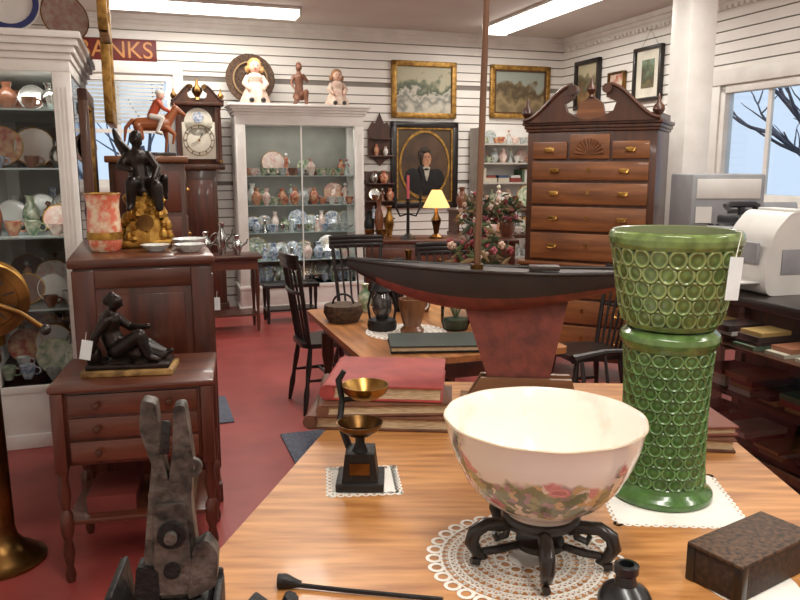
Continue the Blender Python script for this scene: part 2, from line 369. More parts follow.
b=B('woven_fan_plate'); plate(b,(0,0,.275),.26,mat('woven_brown',C(96,72,54),.8,col2=C(54,38,28),scale=50,bump=.5),86); b.ring((0,-.035,.275),.17,.185,.012,mat('woven_tan',C(150,122,88),.8),24,rot=(radians(86),0,0)); b.box((0,.01,.012),(.12,.06,.024),BLACKW); b.done(cabtop(1.14,8.43),RA)
e=empty('kneeling_nude_figurine',cabtop(1.63,8.25),RA)
TC=mat('terracotta_brown',C(128,84,64),.45)
body('figure',[((0,0,.1),.05,(.0,0,.2),.04),((0,0,.2),.04,(0,0,.28),.048),((0,0,.28),.03,(0,0,.35),.017),((0,-.01,.375),.034,(0,0,.4),.03),((-.05,0,.29),.02,(-.085,-.02,.22),.015),((-.085,-.02,.22),.015,(-.05,-.07,.15),.011),
 ((.05,0,.29),.02,(.075,-.05,.24),.015),((.075,-.05,.24),.015,(.03,-.08,.3),.011),((-.03,0,.09),.038,(-.04,-.13,.06),.026),((-.04,-.13,.06),.026,(-.04,.04,.025),.018),((.03,0,.09),.038,(.05,-.11,.13),.027),((.05,-.11,.13),.027,(.05,-.1,.02),.016),((.05,-.1,.02),.014,(.05,-.15,.014),.01),((0,-.035,.375),.006,(0,-.045,.372),.006),((0,.03,.38),.026,(0,.035,.34),.016)],TC,e,1.05,.006)
# ------------------------------------------------------------ pediment helper
def swan(b,W,Hh,t,m,c,roundel=None):
    n=16
    for sx in(-1,1):
        poly=[(sx*W/2,0)]
        for i in range(n+1):
            u=i/n; x=W/2-u*(W/2-.13*W); z=.06*Hh+Hh*.92*(3*u*u-2*u**3); poly.append((sx*x,z))
        poly.append((sx*.1*W,Hh*.86)); poly.append((sx*.13*W,Hh*.62)); poly.append((sx*.19*W,Hh*.5)); poly.append((sx*.17*W,Hh*.28)); poly.append((sx*.08*W,Hh*.1)); poly.append((0,Hh*.05)); poly.append((0,0))
        b.prism(poly,t,m,c)
        top=[(c[0]+sx*(W/2-(i/n)*(W/2-.13*W)),c[1]-t*.55,c[2]+.06*Hh+Hh*.92*(3*(i/n)**2-2*(i/n)**3)) for i in range(n+1)]
        b.tube(top,Hh*.055,m,8)
        b.cyl((c[0]+sx*.125*W,c[1]+t*.5,c[2]+Hh*.86),Hh*.13,t*1.5,roundel or m,seg=18,rot=(pi/2,0,0))
def finial(b,c,h,m): b.lathe(c,[(0,0),(h*.16,0),(h*.1,h*.12),(h*.24,h*.35),(h*.22,h*.5),(h*.08,h*.65),(h*.06,h*.85),(0,h)],m,14)
# grandfather clock
b=B('grandfather_clock')
b.b2(-.24,.24,-.14,.14,0,.12,WALNUTD,.006); b.b2(-.22,.22,-.125,.125,.12,.58,WALNUTD,.006); b.b2(-.16,.16,-.132,-.12,.2,.5,MAHOG,.006)
b.b2(-.24,.24,-.14,.14,.58,.62,WALNUTD,.01); b.b2(-.165,.165,-.1,.1,.62,1.52,WALNUTD,.005); b.b2(-.12,.12,-.112,-.098,.72,1.42,MAHOG,.006)
b.b2(-.25,.25,-.14,.14,1.52,1.58,WALNUTD,.012); b.b2(-.225,.225,-.11,.13,1.58,2.16,WALNUTD,.004)
DIAL=mat('clock_dial',C(226,220,202),.4); 
b.b2(-.165,.165,-.125,-.108,1.63,2.0,DIAL,.002); b.cyl((0,-.108,2.0),.14,.017,DIAL,seg=32,rot=(pi/2,0,0)); b.ring((0,-.125,1.82),.12,.124,.004,BRASSD,40,rot=(pi/2,0,0)); b.ring((0,-.125,1.82),.15,.155,.004,BRASSD,40,rot=(pi/2,0,0))
for i in range(12):
    a=i*pi/6; b.box((.137*sin(a),-.127,1.82+.137*cos(a)),(.008,.003,.022),BLACKW,rot=(0,a,0))
b.box((.018,-.131,1.855),(.006,.003,.08),BLACKW,rot=(0,.5,0)); b.box((-.035,-.131,1.80),(.004,.003,.09),BLACKW,rot=(0,1.1,0)); b.cyl((0,-.127,1.82),.012,.006,BRASS,rot=(pi/2,0,0)); b.cyl((0,-.126,2.05),.055,.004,CH[1],rot=(pi/2,0,0))
for sx in(-1,1):
    b.b2(min(sx*.165,sx*.2),max(sx*.165,sx*.2),-.135,-.11,1.6,2.15,WALNUTD)
    b.lathe((sx*.21,-.135,1.58),[(0,0),(.022,0),(.016,.03),(.018,.28),(.014,.53),(.022,.56),(0,.57)],MAHOG,12); b.cyl((sx*.21,-.135,1.6),.02,.02,BRASS,seg=12)
b.b2(-.26,.26,-.16,.14,2.16,2.2,WALNUTD,.01)
swan(b,.52,.17,.05,WALNUTD,(0,-.13,2.2),BRASSD); b.b2(-.24,.24,-.1,.12,2.2,2.24,WALNUTD)
finial(b,(0,-.13,2.22),.22,BRASSD); finial(b,(-.23,-.13,2.2),.14,BRASSD); finial(b,(.23,-.13,2.2),.14,BRASSD)
b.done(RP(.57,8.3),RA)
b=B('occasional_table'); b.b2(-.3,.3,-.2,.2,.7,.73,MAHOGX,.006); b.b2(-.26,.26,-.16,.16,.6,.7,MAHOGX)
for sx in(-1,1):
    for sy in(-1,1): b.lathe((sx*.25,sy*.15,0),[(0,0),(.012,0),(.02,.1),(.013,.2),(.022,.4),(.018,.6),(0,.6)],MAHOG,10)
b.b2(-.25,.25,-.15,.15,.15,.17,MAHOGX); b.done(RP(.73,7.35),RA)
b=B('silver_coffee_set')
for i,(x,h) in enumerate([(-.15,.22),(.0,.3),(.14,.18)]):
    vase(b,(x,0,0),.05,h,CH[6]); b.tube([(x+.04,0,h*.4),(x+.09,0,h*.6),(x+.1,0,h*.8)],[.01,.008,.005],CH[6],8); b.torus((x-.055,0,h*.5),h*.18,.006,CH[6],12,6,rot=(pi/2,0,0))
b.done(RP(.68,7.35,.731),RA)
b=B('low_dark_bench'); b.b2(-.28,.28,-.15,.15,.36,.4,BLACKW,.008); b.b2(-.25,.25,-.12,.12,.12,.14,BLACKW)
for sx in(-1,1):
    for sy in(-1,1): b.lathe((sx*.24,sy*.12,0),[(0,0),(.014,0),(.02,.08),(.013,.16),(.02,.28),(.018,.36),(0,.36)],BLACKW,10)
b.done(RP(1.36,7.6),RA)
# ------------------------------------------------------------ tall chest + jockey horse
b=B('tall_chest'); b.b2(-.22,.22,-.28,.28,.08,1.58,WALNUTD,.006); b.b2(-.24,.24,-.31,.31,1.58,1.62,WALNUT,.008); b.b2(-.235,.235,-.3,.3,0,.1,WALNUTD,.006)
for i in range(5):
    z=.16+i*.28; b.b2(.216,.228,-.24,.24,z,z+.25,MAHOGX,.004); b.b2(-.19,.19,-.29,-.278,z,z+.25,MAHOG,.004)
    for sy in(-.13,.13): b.sph((.235,sy,z+.13),.016,BRASS)
b.done(RP(.03,5.2),RA)
e=empty('jockey_on_horse_figurine',RP(.08,5.1,1.62),RA)
HB=mat('horse_tan',C(156,88,50),.35,coat=.3)
b=B('base'); b.box((0,0,.012),(.26,.12,.024),BLACKW,bev=.004); b.done(parent=e)
body('horse',[((-.07,0,.17),.036,(.06,0,.175),.04),((.07,0,.18),.032,(.12,0,.25),.02),((.12,0,.255),.02,(.165,0,.225),.011),((.115,.008,.275),.006,(.115,.01,.285),.004),
 ((-.08,.02,.16),.024,(-.075,.02,.1),.014),((-.075,.02,.1),.014,(-.1,.02,.07),.009),((-.1,.02,.07),.008,(-.09,.02,.025),.007),((-.08,-.02,.16),.024,(-.06,-.02,.1),.014),((-.06,-.02,.1),.014,(-.085,-.02,.07),.009),((-.085,-.02,.07),.008,(-.07,-.02,.025),.007),
 ((.06,.02,.16),.02,(.07,.02,.09),.01),((.07,.02,.09),.01,(.06,.02,.025),.007),((.06,-.02,.16),.02,(.11,-.02,.12),.01),((.11,-.02,.12),.01,(.1,-.02,.07),.007),((-.105,0,.19),.012,(-.14,0,.15),.01),((-.14,0,.15),.01,(-.15,0,.08),.006)],HB,e,1.15,.004)
JR=mat('jockey_red',C(190,80,48),.4); JW=mat('jockey_white',C(236,230,220),.4)
k=1.15
body('jockey_body',[((-.005,0,.215),.024,(.03,0,.28),.027),((.03,.02,.29),.013,(.06,.02,.255),.01),((.06,.02,.255),.01,(.09,.01,.24),.008),((.03,-.02,.29),.013,(.06,-.025,.255),.01),((.06,-.025,.255),.01,(.09,-.012,.24),.008)],JR,e,k,.004)
body('jockey_legs',[((-.005,.02,.21),.018,(.05,.045,.2),.014),((.05,.045,.2),.013,(.02,.047,.13),.01),((.02,.047,.13),.009,(.045,.05,.12),.007),((-.005,-.02,.21),.018,(.05,-.045,.2),.014),((.05,-.045,.2),.013,(.02,-.047,.13),.01),((.02,-.047,.13),.009,(.045,-.05,.12),.007)],JW,e,k,.004)
b=B('jockey_head'); b.M=Matrix.Scale(k,4); b.sph((.045,0,.325),.022,SKIN,(1,1,1.2)); b.sph((.043,0,.337),.023,JW,(1,1,.8)); b.box((.067,0,.334),(.02,.022,.003),JW); b.sph((.067,0,.322),.004,SKIN); b.sph((.062,.008,.329),.003,EYE); b.sph((.062,-.008,.329),.003,EYE); b.cyl((.035,0,.295),.01,.02,SKIN); b.done(parent=e)
# ------------------------------------------------------------ front-left cabinet with statue
b=B('mahogany_cabinet')
b.b2(-.285,.285,-.45,.45,.06,1.13,MAHOG,.004); b.b2(-.305,.305,-.475,.47,1.13,1.17,MAHOGX,.01); b.b2(-.3,.3,-.465,.46,0,.09,MAHOG,.006)
b.b2(-.29,-.2,-.462,-.448,.1,1.12,MAHOG,.004); b.b2(.2,.29,-.462,-.448,.1,1.12,MAHOG,.004)
for z0,z1 in((.1,.18),(.58,.66),(1.04,1.12)): b.b2(-.2,.2,-.462,-.448,z0,z1,MAHOGX,.004)
b.b2(-.17,.17,-.458,-.448,.21,.55,MAHOG,.008); b.b2(-.17,.17,-.458,-.448,.69,1.01,MAHOG,.008)
for i in range(2):
    b.b2(.284,.3,-.42+i*.43,-.01+i*.43,.15,1.08,MAHOG,.006); b.sph((.31,-.04+i*.08,.65),.016,BRASS)
tag(b,(.315,-.36,.93))
b.done(RP(-.02,3.92),RA)
PINKV=mat('painted_coral_porcelain',C(218,112,84),.2,col2=C(230,208,176),scale=22,coat=.5,lo=.38,hi=.56)
b=B('painted_vase'); b.lathe((0,0,0),[(0,0),(.06,0),(.07,.01),(.078,.06),(.074,.14),(.07,.2),(.076,.25),(.082,.265),(.074,.262),(.06,.2),(0,.18)],PINKV,28); b.torus((0,0,.263),.078,.004,GOLD); b.lathe((0,0,0),[(.0785,.055),(.08,.07),(.0785,.09)],GOLD,28); b.done(RP(-.18,3.78,1.171),RA)
e=empty('gilt_bronze_statue_clock',RP(.0,3.95,1.171),RA)
b=B('gilt_base')
rr=random.Random(4)
b.b2(-.12,.12,-.09,.09,0,.035,GOLD,.008)
for i in range(90):
    a=rr.uniform(0,6.28); h=rr.uniform(.03,.26); q=(1-h*1.7)*.1+.02; b.sph((q*cos(a),q*.75*sin(a),h),rr.uniform(.012,.028),GOLD,(1,1,rr.uniform(.7,1.3)),seg=8)
b.cyl((0,0,.03),.105,.24,GOLD,.06,seg=9); b.cyl((.0,-.07,.12),.04,.03,BRASSD,rot=(pi/2,0,0)); b.done(parent=e)
body('bronze_figure',[((0,0,.27),.07,(0,.01,.3),.065),((-.01,0,.31),.055,(-.02,0,.39),.046),((-.02,0,.39),.044,(-.02,-.005,.43),.046),((-.02,-.01,.45),.022,(-.02,-.02,.49),.02),((-.025,-.03,.515),.03,(-.02,-.02,.53),.03),((-.02,0,.525),.028,(-.01,.02,.5),.02),
 ((-.06,0,.44),.024,(-.1,-.02,.39),.019),((-.1,-.02,.39),.019,(-.05,-.07,.37),.014),((.03,0,.44),.024,(.07,-.03,.38),.019),((.07,-.03,.38),.019,(.05,-.08,.33),.014),
 ((-.03,0,.3),.044,(-.05,-.1,.31),.032),((-.05,-.1,.31),.032,(-.06,-.1,.2),.02),((-.06,-.1,.2),.018,(-.07,-.13,.19),.014),((.02,0,.3),.044,(.06,-.08,.29),.032),((.06,-.08,.29),.032,(.07,-.09,.19),.02),
 ((-.05,.04,.43),.035,(-.1,.06,.5),.022),((-.1,.06,.5),.022,(-.12,.06,.56),.01),((0,.04,.42),.045,(.05,.06,.34),.045),((.03,.02,.3),.055,(.07,.03,.24),.05),((.09,.0,.27),.03,(.1,-.02,.33),.02),((-.025,-.058,.513),.006,(-.025,-.064,.51),.005)],BRONZE,e,1,.006)
CRY=mat('cut_glass',C(214,222,218),.08,col2=C(240,244,240),scale=40,bump=.8,bscale=90,coat=1)
b=B('cut_glass_dish')
for x,y,r,h in((.03,-.1,.085,.045),(-.13,-.2,.07,.03),(.02,-.27,.075,.035)): b.lathe((x,y,0),[(0,0),(r*.5,0),(r*.6,h*.2),(r,h),(r*.94,h),(r*.5,h*.35),(0,h*.3)],CRY,20,fn=lambda q,z,a:q*(1+.05*sin(10*a)))
b.done(RP(.17,3.9,1.171),RA)
# ------------------------------------------------------------ side table with drawers
ST=empty('side_table_with_drawers',(-1.035,2.92,0),radians(12))
b=B('case_and_legs')
w,d=.265,.2
b.b2(-.295,.295,-.225,.225,.745,.77,MAHOGX,.008)
b.b2(-w,w,-d,d,.46,.745,MAHOG,.004)
for i in range(3):
    z=.475+i*.09; b.b2(-w+.035,w-.035,-d-.012,-d+.004,z,z+.08,MAHOGX,.004)
    for sx in(-.13,.13): b.lathe((sx,-d-.01,z+.04),[(0,0),(.006,0),(.006,.012),(.014,.02),(.01,.028),(0,.03)],WALNUTD,12,rot=(pi/2,0,0))
for sx in(-1,1):
    for sy in(-1,1):
        b.b2(sx*w-.022,sx*w+.022,sy*d-.022,sy*d+.022,.44,.745,MAHOG,.004)
        b.lathe((sx*w,sy*d,0),[(0,0),(.014,0),(.02,.03),(.013,.06),(.022,.12),(.014,.17),(.024,.2),(.024,.27),(.013,.29),(.024,.35),(.016,.41),(.022,.44),(0,.45)],MAHOG,14)
b.b2(-w,w,-d,d,.225,.245,MAHOGX,.004); b.done(parent=ST)
b=B('stacked_boxes'); b.b2(-.2,-.02,-.15,.1,.246,.31,mat('box_red',C(110,44,38),.6)); b.b2(.02,.2,-.12,.12,.246,.29,mat('box_tan',C(120,90,66),.7)); b.b2(.04,.18,-.1,.1,.29,.33,mat('box_dk',C(60,44,40),.7)); b.done(parent=ST)
e=empty('seated_bronze_figure',(-1.05,2.88,.771),radians(8))
b=B('plinth'); b.box((0,0,.012),(.34,.17,.024),mat('gold_marble',C(176,140,84),.35,col2=C(100,74,40),scale=20),bev=.004); b.box((0,0,.034),(.31,.15,.02),BRONZE,bev=.006)
for i in range(22):
    a=rr.uniform(0,6.28);q=rr.uniform(.2,1); b.sph((.125*q*cos(a)-.01,.05*q*sin(a),.045),rr.uniform(.02,.032),BRONZE,(1.2,1,.7),seg=10)
b.lathe((-.135,-.02,.04),[(0,0),(.02,0),(.034,.03),(.03,.055),(.014,.07),(.02,.085),(0,.08)],BRONZE,14); b.tube([(-.12,-.02,.12),(-.155,-.04,.1),(-.16,-.02,.07)],.004,BRONZE,6)
tag(b,(-.14,-.09,.11),.04,.075,(0,.2,0)); b.done(parent=e)
body('figure',[((-.05,0,.1),.042,(-.075,0,.16),.038),((-.075,0,.16),.038,(-.07,0,.205),.042),((-.07,0,.215),.018,(-.055,-.005,.25),.016),((-.045,-.008,.268),.025,(-.04,-.01,.28),.026),
 ((-.075,-.045,.21),.021,(-.115,-.06,.15),.016),((-.115,-.06,.15),.016,(-.13,-.045,.09),.012),((-.06,.045,.21),.021,(-.005,.05,.165),.016),((-.005,.05,.165),.016,(.05,.02,.17),.012),
 ((-.04,-.025,.09),.036,(.045,-.04,.15),.026),((.045,-.04,.15),.026,(.075,-.045,.07),.017),((.075,-.045,.065),.015,(.11,-.05,.055),.011),((-.04,.025,.09),.036,(.06,.03,.1),.026),((.06,.03,.1),.026,(.13,.02,.065),.016),((.13,.02,.065),.014,(.155,.01,.075),.01),
 ((-.06,.03,.08),.04,(.0,.03,.07),.045),((-.02,.0,.09),.045,(.04,.0,.07),.045),((.04,0,.08),.04,(.11,.01,.055),.03),((-.075,-.005,.28),.018,(-.055,-.01,.3),.018),((-.018,-.012,.266),.006,(-.013,-.012,.264),.005),((.05,.02,.17),.012,(.07,.01,.175),.012)],BRONZE,e,1,.005)
# ------------------------------------------------------------ engine telegraph
b=B('brass_engine_telegraph')
b.lathe((0,0,0),[(0,0),(.17,0),(.172,.012),(.15,.02),(.14,.035),(.1,.06),(.07,.1),(.062,.14),(.058,.5),(.054,.8),(.07,.82),(.07,.84),(.055,.86),(.05,.92),(0,.92)],BRASSD,32)
b.M=Matrix.Translation((.05,0,1.07))@Euler((0,0,radians(28))).to_matrix().to_4x4()
b.lathe((0,.07,0),[(0,0),(.12,0),(.14,.01),(.14,.02),(.125,.03),(.125,.11),(.14,.12),(.14,.13),(.12,.14),(0,.14)],BRASS,36,rot=(pi/2,0,0))
b.ring((0,-.07,0),.1,.135,.012,BRASSD,36,rot=(pi/2,0,0)); b.cyl((0,-.07,0),.098,.004,BRASSD,seg=32,rot=(pi/2,0,0))
for i in range(10): a=i*pi/5; b.box((.07*sin(a),-.076,.07*cos(a)),(.006,.003,.04),BLACKW,rot=(0,a,0))
b.cyl((0,0,-.18),.045,.08,BRASSD)
b.torus((0,0,.15),.03,.01,BRASS,rot=(pi/2,0,0)); b.tube([(0,-.09,0),(.1,-.1,-.05),(.17,-.1,-.11)],[.014,.011,.01],BRASSD,10); b.sph((.18,-.1,-.12),.022,BLACKW); b.cyl((0,-.07,0),.03,.03,BRASS,rot=(pi/2,0,0))
b.tube([(0,-.09,0),(.0,-.1,.12),(.02,-.1,.17)],[.012,.01,.008],BRASS,8)
b.M=Matrix(); tag(b,(.1,-.13,.93),.04,.08); b.done((-1.6,2.82,0))
# ------------------------------------------------------------ case top plates and framed pictures
b=B('blue_rim_plate'); plate(b,(0,0,.15),.15,CH[0],80); b.ring((0,-.03,.155),.115,.145,.006,mat('cobalt',C(50,60,110),.2,coat=.5),30,rot=(radians(80),0,0)); b.box((0,.03,.01),(.1,.1,.02),BLACKW); b.done((-2.06,4.22,2.251),RA)
b=B('china_plate'); plate(b,(0,0,.14),.14,CH[2],78,rim=GOLD); b.box((0,.03,.01),(.1,.1,.02),BLACKW); b.done((-1.92,4.55,2.251),RA+.5)
def artmat(name,sky,mid,low,scale=4,z0=-.3,z1=.3):
    m,nt,p=base(name); N=nt.nodes;L=nt.links
    tc=N.new('ShaderNodeTexCoord'); sp=N.new('ShaderNodeSeparateXYZ'); L.new(tc.outputs['Object'],sp.inputs[0])
    no=N.new('ShaderNodeTexNoise'); no.inputs['Scale'].default_value=scale; no.inputs['Detail'].default_value=8; L.new(tc.outputs['Object'],no.inputs['Vector'])
    mr=N.new('ShaderNodeMapRange'); mr.inputs[1].default_value=z0; mr.inputs[2].default_value=z1; L.new(sp.outputs['Z'],mr.inputs[0])
    a=N.new('ShaderNodeMath'); a.operation='MULTIPLY_ADD'; a.inputs[1].default_value=1.1; L.new(no.outputs['Fac'],a.inputs[0]); 
    s2=N.new('ShaderNodeMath'); s2.operation='SUBTRACT'; L.new(mr.outputs[0],s2.inputs[0]); s2.inputs[1].default_value=.55; L.new(s2.outputs[0],a.inputs[2])
    cr=N.new('ShaderNodeValToRGB'); e=cr.color_ramp.elements
    e[0].position=.1; e[0].color=low[0]; e[1].position=.9; e[1].color=sky
    for pos,c in((.3,low[1]),(.42,low[0]),(.5,mid[0]),(.62,mid[1]),(.7,sky)): q=e.new(pos); q.color=c
    L.new(a.outputs[0],cr.inputs[0]); L.new(cr.outputs[0],p.inputs['Base Color']); p.inputs['Roughness'].default_value=.5; return m
def framed(name,W,Hh,fw,fm,art,loc,rz,liner=None,wire=False,extra=None):
    b=B(name); t=.05
    for sx in(-1,1): b.b2(min(sx*W/2,sx*(W/2-fw)),max(sx*W/2,sx*(W/2-fw)),-t,0,-Hh/2,Hh/2,fm,.008)
    for sz in(-1,1): b.b2(-W/2,W/2,-t,0,min(sz*Hh/2,sz*(Hh/2-fw)),max(sz*Hh/2,sz*(Hh/2-fw)),fm,.008)
    if liner:
        w2,h2=W/2-fw,Hh/2-fw;l=.018
        for sx in(-1,1): b.b2(min(sx*w2,sx*(w2-l)),max(sx*w2,sx*(w2-l)),-t*.8,0,-h2,h2,liner)
        for sz in(-1,1): b.b2(-w2,w2,-t*.8,0,min(sz*h2,sz*(h2-l)),max(sz*h2,sz*(h2-l)),liner)
    b.b2(-W/2+fw*.8,W/2-fw*.8,-.02,-.002,-Hh/2+fw*.8,Hh/2-fw*.8,art)
    if extra: extra(b)
    if wire: b.tube([(-W*.3,-.01,Hh/2),(0,-.012,Hh/2+.16),(W*.3,-.01,Hh/2)],.002,IRON,4)
    return b.done(loc,rz)
yb=YB-.016
A1=artmat('art_winter',C(176,170,142),(C(70,80,58),C(120,124,98)),(C(196,190,174),C(120,122,112)),7)
A2=artmat('art_landscape',C(150,156,146),(C(74,62,44),C(112,96,68)),(C(110,94,66),C(146,126,92)),6)
framed('winter_landscape_painting',.8,.64,.06,GOLDF,A1,RP(3.16,yb,2.43),RA)
framed('landscape_painting',.8,.62,.055,GOLDF,A2,RP(4.4,yb,2.44),RA,liner=mat('dk_liner',C(90,60,34),.5))
def portrait(b):
    bgc=mat('portrait_ground',C(98,72,48),.5,col2=C(56,40,28),scale=4); coat=mat('black_coat',C(26,23,22),.7,col2=C(16,14,14),scale=9)
    face=mat('painted_face',C(206,156,120),.6,col2=C(158,108,80),scale=14); hr=mat('painted_hair',C(66,50,36),.7,col2=C(34,26,20),scale=30); shirt=mat('painted_shirt',C(206,200,186),.7,col2=C(160,152,138),scale=20)
    feat=mat('painted_features',C(96,62,46),.6); lip=mat('painted_lip',C(148,84,70),.6)
    b.lathe((0,-.021,0),[(0,0),(1,0),(1,.002),(0,.002)],bgc,40,rot=(pi/2,0,0),sc=(.3,.38,1))
    def e3(c,rx,rz,m,y=-.023,d=.008,rot=0): b.sph((c[0],y,c[1]),1,m,sc=(rx,d,rz),seg=24,rot=(0,rot,0))
    e3((.0,-.2),.235,.15,coat); e3((-.15,-.15),.1,.12,coat); e3((.15,-.16),.1,.12,coat); e3((-.02,-.05),.07,.06,coat,d=.01)
    b.prism([(-.04,-.02),(.045,-.02),(.03,-.12),(.01,-.2),(-.02,-.12)],.003,shirt,(.02,-.034,0))
    b.prism([(-.05,-.2),(-.09,-.04),(-.03,-.06),(.0,-.21)],.004,coat,(.02,-.036,0)); b.prism([(.0,-.21),(.05,-.05),(.09,-.05),(.06,-.21)],.004,coat,(.02,-.036,0))
    e3((.02,-.015),.035,.05,face,d=.012); e3((.02,-.035),.045,.018,shirt,y=-.034,d=.006); e3((.02,-.048),.03,.012,coat,y=-.04,d=.004)
    e3((.0,.115),.085,.1,hr,d=.014); e3((.02,.075),.065,.092,face,d=.02); e3((-.038,.095),.026,.06,hr,d=.024,rot=.1); e3((.008,.165),.058,.03,hr,d=.024,rot=-.15); e3((-.04,.035),.018,.03,hr,d=.022)
    for x in(.006,.048): e3((x,.088),.009,.004,feat,y=-.043,d=.002); e3((x,.104),.013,.003,hr,y=-.042,d=.002)
    e3((.032,.064),.007,.02,face,y=-.042,d=.006); e3((.03,.026),.016,.004,lip,y=-.041,d=.003)
    b.lathe((0,-.02,0),[(.98,0),(1.06,0),(1.06,.012),(.98,.012)],GOLDF,40,rot=(pi/2,0,0),sc=(.3,.38,1))
framed('portrait_of_gentleman',.84,1.0,.07,BLACKW,mat('spandrel',C(84,64,40),.5),RP(3.17,yb,1.57),RA,liner=GOLDF,extra=portrait)
rx=XR-.016
def rwall(name,Y,z,W,Hh,fw,fm,art,**k): framed(name,W,Hh,fw,fm,art,(RP(rx,Y,z)),RA-pi/2,**k)
MATB=mat('mat_board',C(226,220,204),.7)
def printx(m):
    return lambda b:b.b2(-.1,.1,-.026,-.02,-.14,.14,m)
rwall('framed_print',7.97,2.49,.52,.56,.05,BLACKW,artmat('art3',C(190,180,150),(C(90,90,70),C(130,120,90)),(C(120,90,60),C(150,120,80)),6))
rwall('framed_sketch',7.38,2.44,.3,.26,.02,BRASSD,mat('print_red',C(214,200,180),.6,col2=C(170,90,70),scale=18))
rwall('framed_print',6.84,2.49,.46,.54,.035,BLACKW,MATB,extra=printx(artmat('art4',C(120,140,120),(C(70,80,60),C(100,110,80)),(C(80,70,50),C(110,100,70)),9)),wire=True)
b=B('carved_wall_shelf'); b.prism([(-.14,0),(-.14,.3),(-.09,.4),(-.05,.38),(0,.5),(.05,.38),(.09,.4),(.14,.3),(.14,0),(.06,-.04),(0,-.1),(-.06,-.04)],.02,WALNUTD,(0,-.012,0)); b.b2(-.15,.15,-.14,-.02,.0,.02,WALNUTD,.004); b.b2(-.12,.12,-.1,-.02,.2,.215,WALNUTD); vase(b,(-.06,-.08,.02),.03,.13,CH[7]); vase(b,(.05,-.08,.02),.03,.1,CH[0]); b.done(RP(2.62,yb,1.66),RA)
b=B('wall_rack_shelf'); b.b2(-.16,.16,-.03,-.002,-.35,.25,WALNUTD,.004)
for z in(-.3,-.1,.1): b.b2(-.16,.16,-.16,-.02,z,z+.015,WALNUTD,.003); china(b,-.15,.15,-.14,-.05,z+.015,.16,random.Random(int(z*10)+9))
b.done(RP(2.6,yb,1.25),RA)
b=B('shop_sign'); b.box((0,-.015,0),(.8,.03,.23),mat('sign_maroon',C(110,34,26),.5),bev=.008); so=b.done(RP(-.19,yb,2.72),RA)
cu=bpy.data.curves.new('sign_letters','FONT'); cu.body='BANKS'; cu.size=.235; cu.extrude=.004; cu.align_x='CENTER'; cu.align_y='CENTER'; cu.materials.append(mat('sign_gold',C(206,140,76),.4))
t=bpy.data.objects.new('sign_letters',cu); S.collection.objects.link(t); t.parent=so; t.location=(.0,-.035,0); t.rotation_euler=(pi/2,0,0)
framed('mirror_frame',.62,1.15,.07,WALNUTD,mat('dim_mirror',C(90,84,78),.2,.5),RP(-.31,4.87,1.4),RA+pi/2,liner=GOLDF)
framed('gilt_picture_frame',.8,.95,.1,GOLDF,A2,RP(-.2,5.55,2.3),RA+pi/2)
framed('gilt_picture_frame',.5,.7,.07,GOLDF,A2,RP(-.18,4.75,2.62),RA+pi/2)
# ------------------------------------------------------------ shelf at back
b=B('open_shelf_unit'); sh=mat('shelf_grey',C(186,180,170),.6)
b.b2(-.56,-.53,-.16,.16,0,2.0,sh);b.b2(.53,.56,-.16,.16,0,2.0,sh);b.b2(-.53,.53,.14,.16,0,2.0,WHITE)
ZS=(.05,.45,.85,1.1,1.35,1.58,1.8)
for z in ZS: b.b2(-.53,.53,-.16,.14,z,z+.02,sh)
bo=b.done(RP(4.3,8.38),RA)
b=B('books_and_china_collection'); rnd=random.Random(5)
BC=[mat('bk%d'%i,c,.6) for i,c in enumerate([C(130,56,48),C(60,76,108),C(190,180,160),C(76,100,76),C(160,128,76),C(60,44,40),C(206,204,198),C(150,94,66)])]
for k_,z in enumerate(ZS):
    if k_ in(1,3,5,6): china(b,-.52,.5,-.13,.12,z+.021,.18,rnd,[CH[0],CH[2],CH[3],CH[4],CH[5],CH[7]],.25); continue
    x=-.51
    while x<.48:
        w_=rnd.uniform(.02,.05); h=rnd.uniform(.12,.19) if z>.8 else rnd.uniform(.2,.32)
        if rnd.random()<.25:
            b.b2(x,x+.14,-.12,.1,z+.021,z+.071,rnd.choice(BC)); b.b2(x+.01,x+.13,-.11,.09,z+.071,z+.1,rnd.choice(BC)); x+=.16
        else: b.b2(x,x+w_*.92,-.13+rnd.uniform(0,.05),.12,z+.021,z+.021+h,rnd.choice(BC)); x+=w_
b.done(parent=bo)
# ------------------------------------------------------------ display table with small wares
b=B('tiered_display_table'); b.b2(-.55,.55,-.3,.3,.86,.9,WALNUTD,.006); b.b2(-.55,.55,.02,.3,1.1,1.12,WALNUTD,.004)
for sx in(-1,1):
    for sy in(-1,1): b.b2(sx*.5-.025,sx*.5+.025,sy*.25-.025,sy*.25+.025,0,.86,WALNUTD)
    b.b2(sx*.53-.01,sx*.53+.01,.04,.28,.9,1.1,WALNUTD)
b.b2(-.5,.5,-.25,.25,.3,.32,WALNUTD)
to=b.done((1.1,7.75,0),RA)
b=B('small_wares_collection'); rnd=random.Random(41)
china(b,-.53,.53,.06,.28,1.121,.28,rnd,pp=.2); china(b,-.53,.53,-.28,-.05,.901,.2,rnd,pp=.2); china(b,-.5,.5,-.2,.1,.321,.4,rnd,pp=.3)
b.done(parent=to)
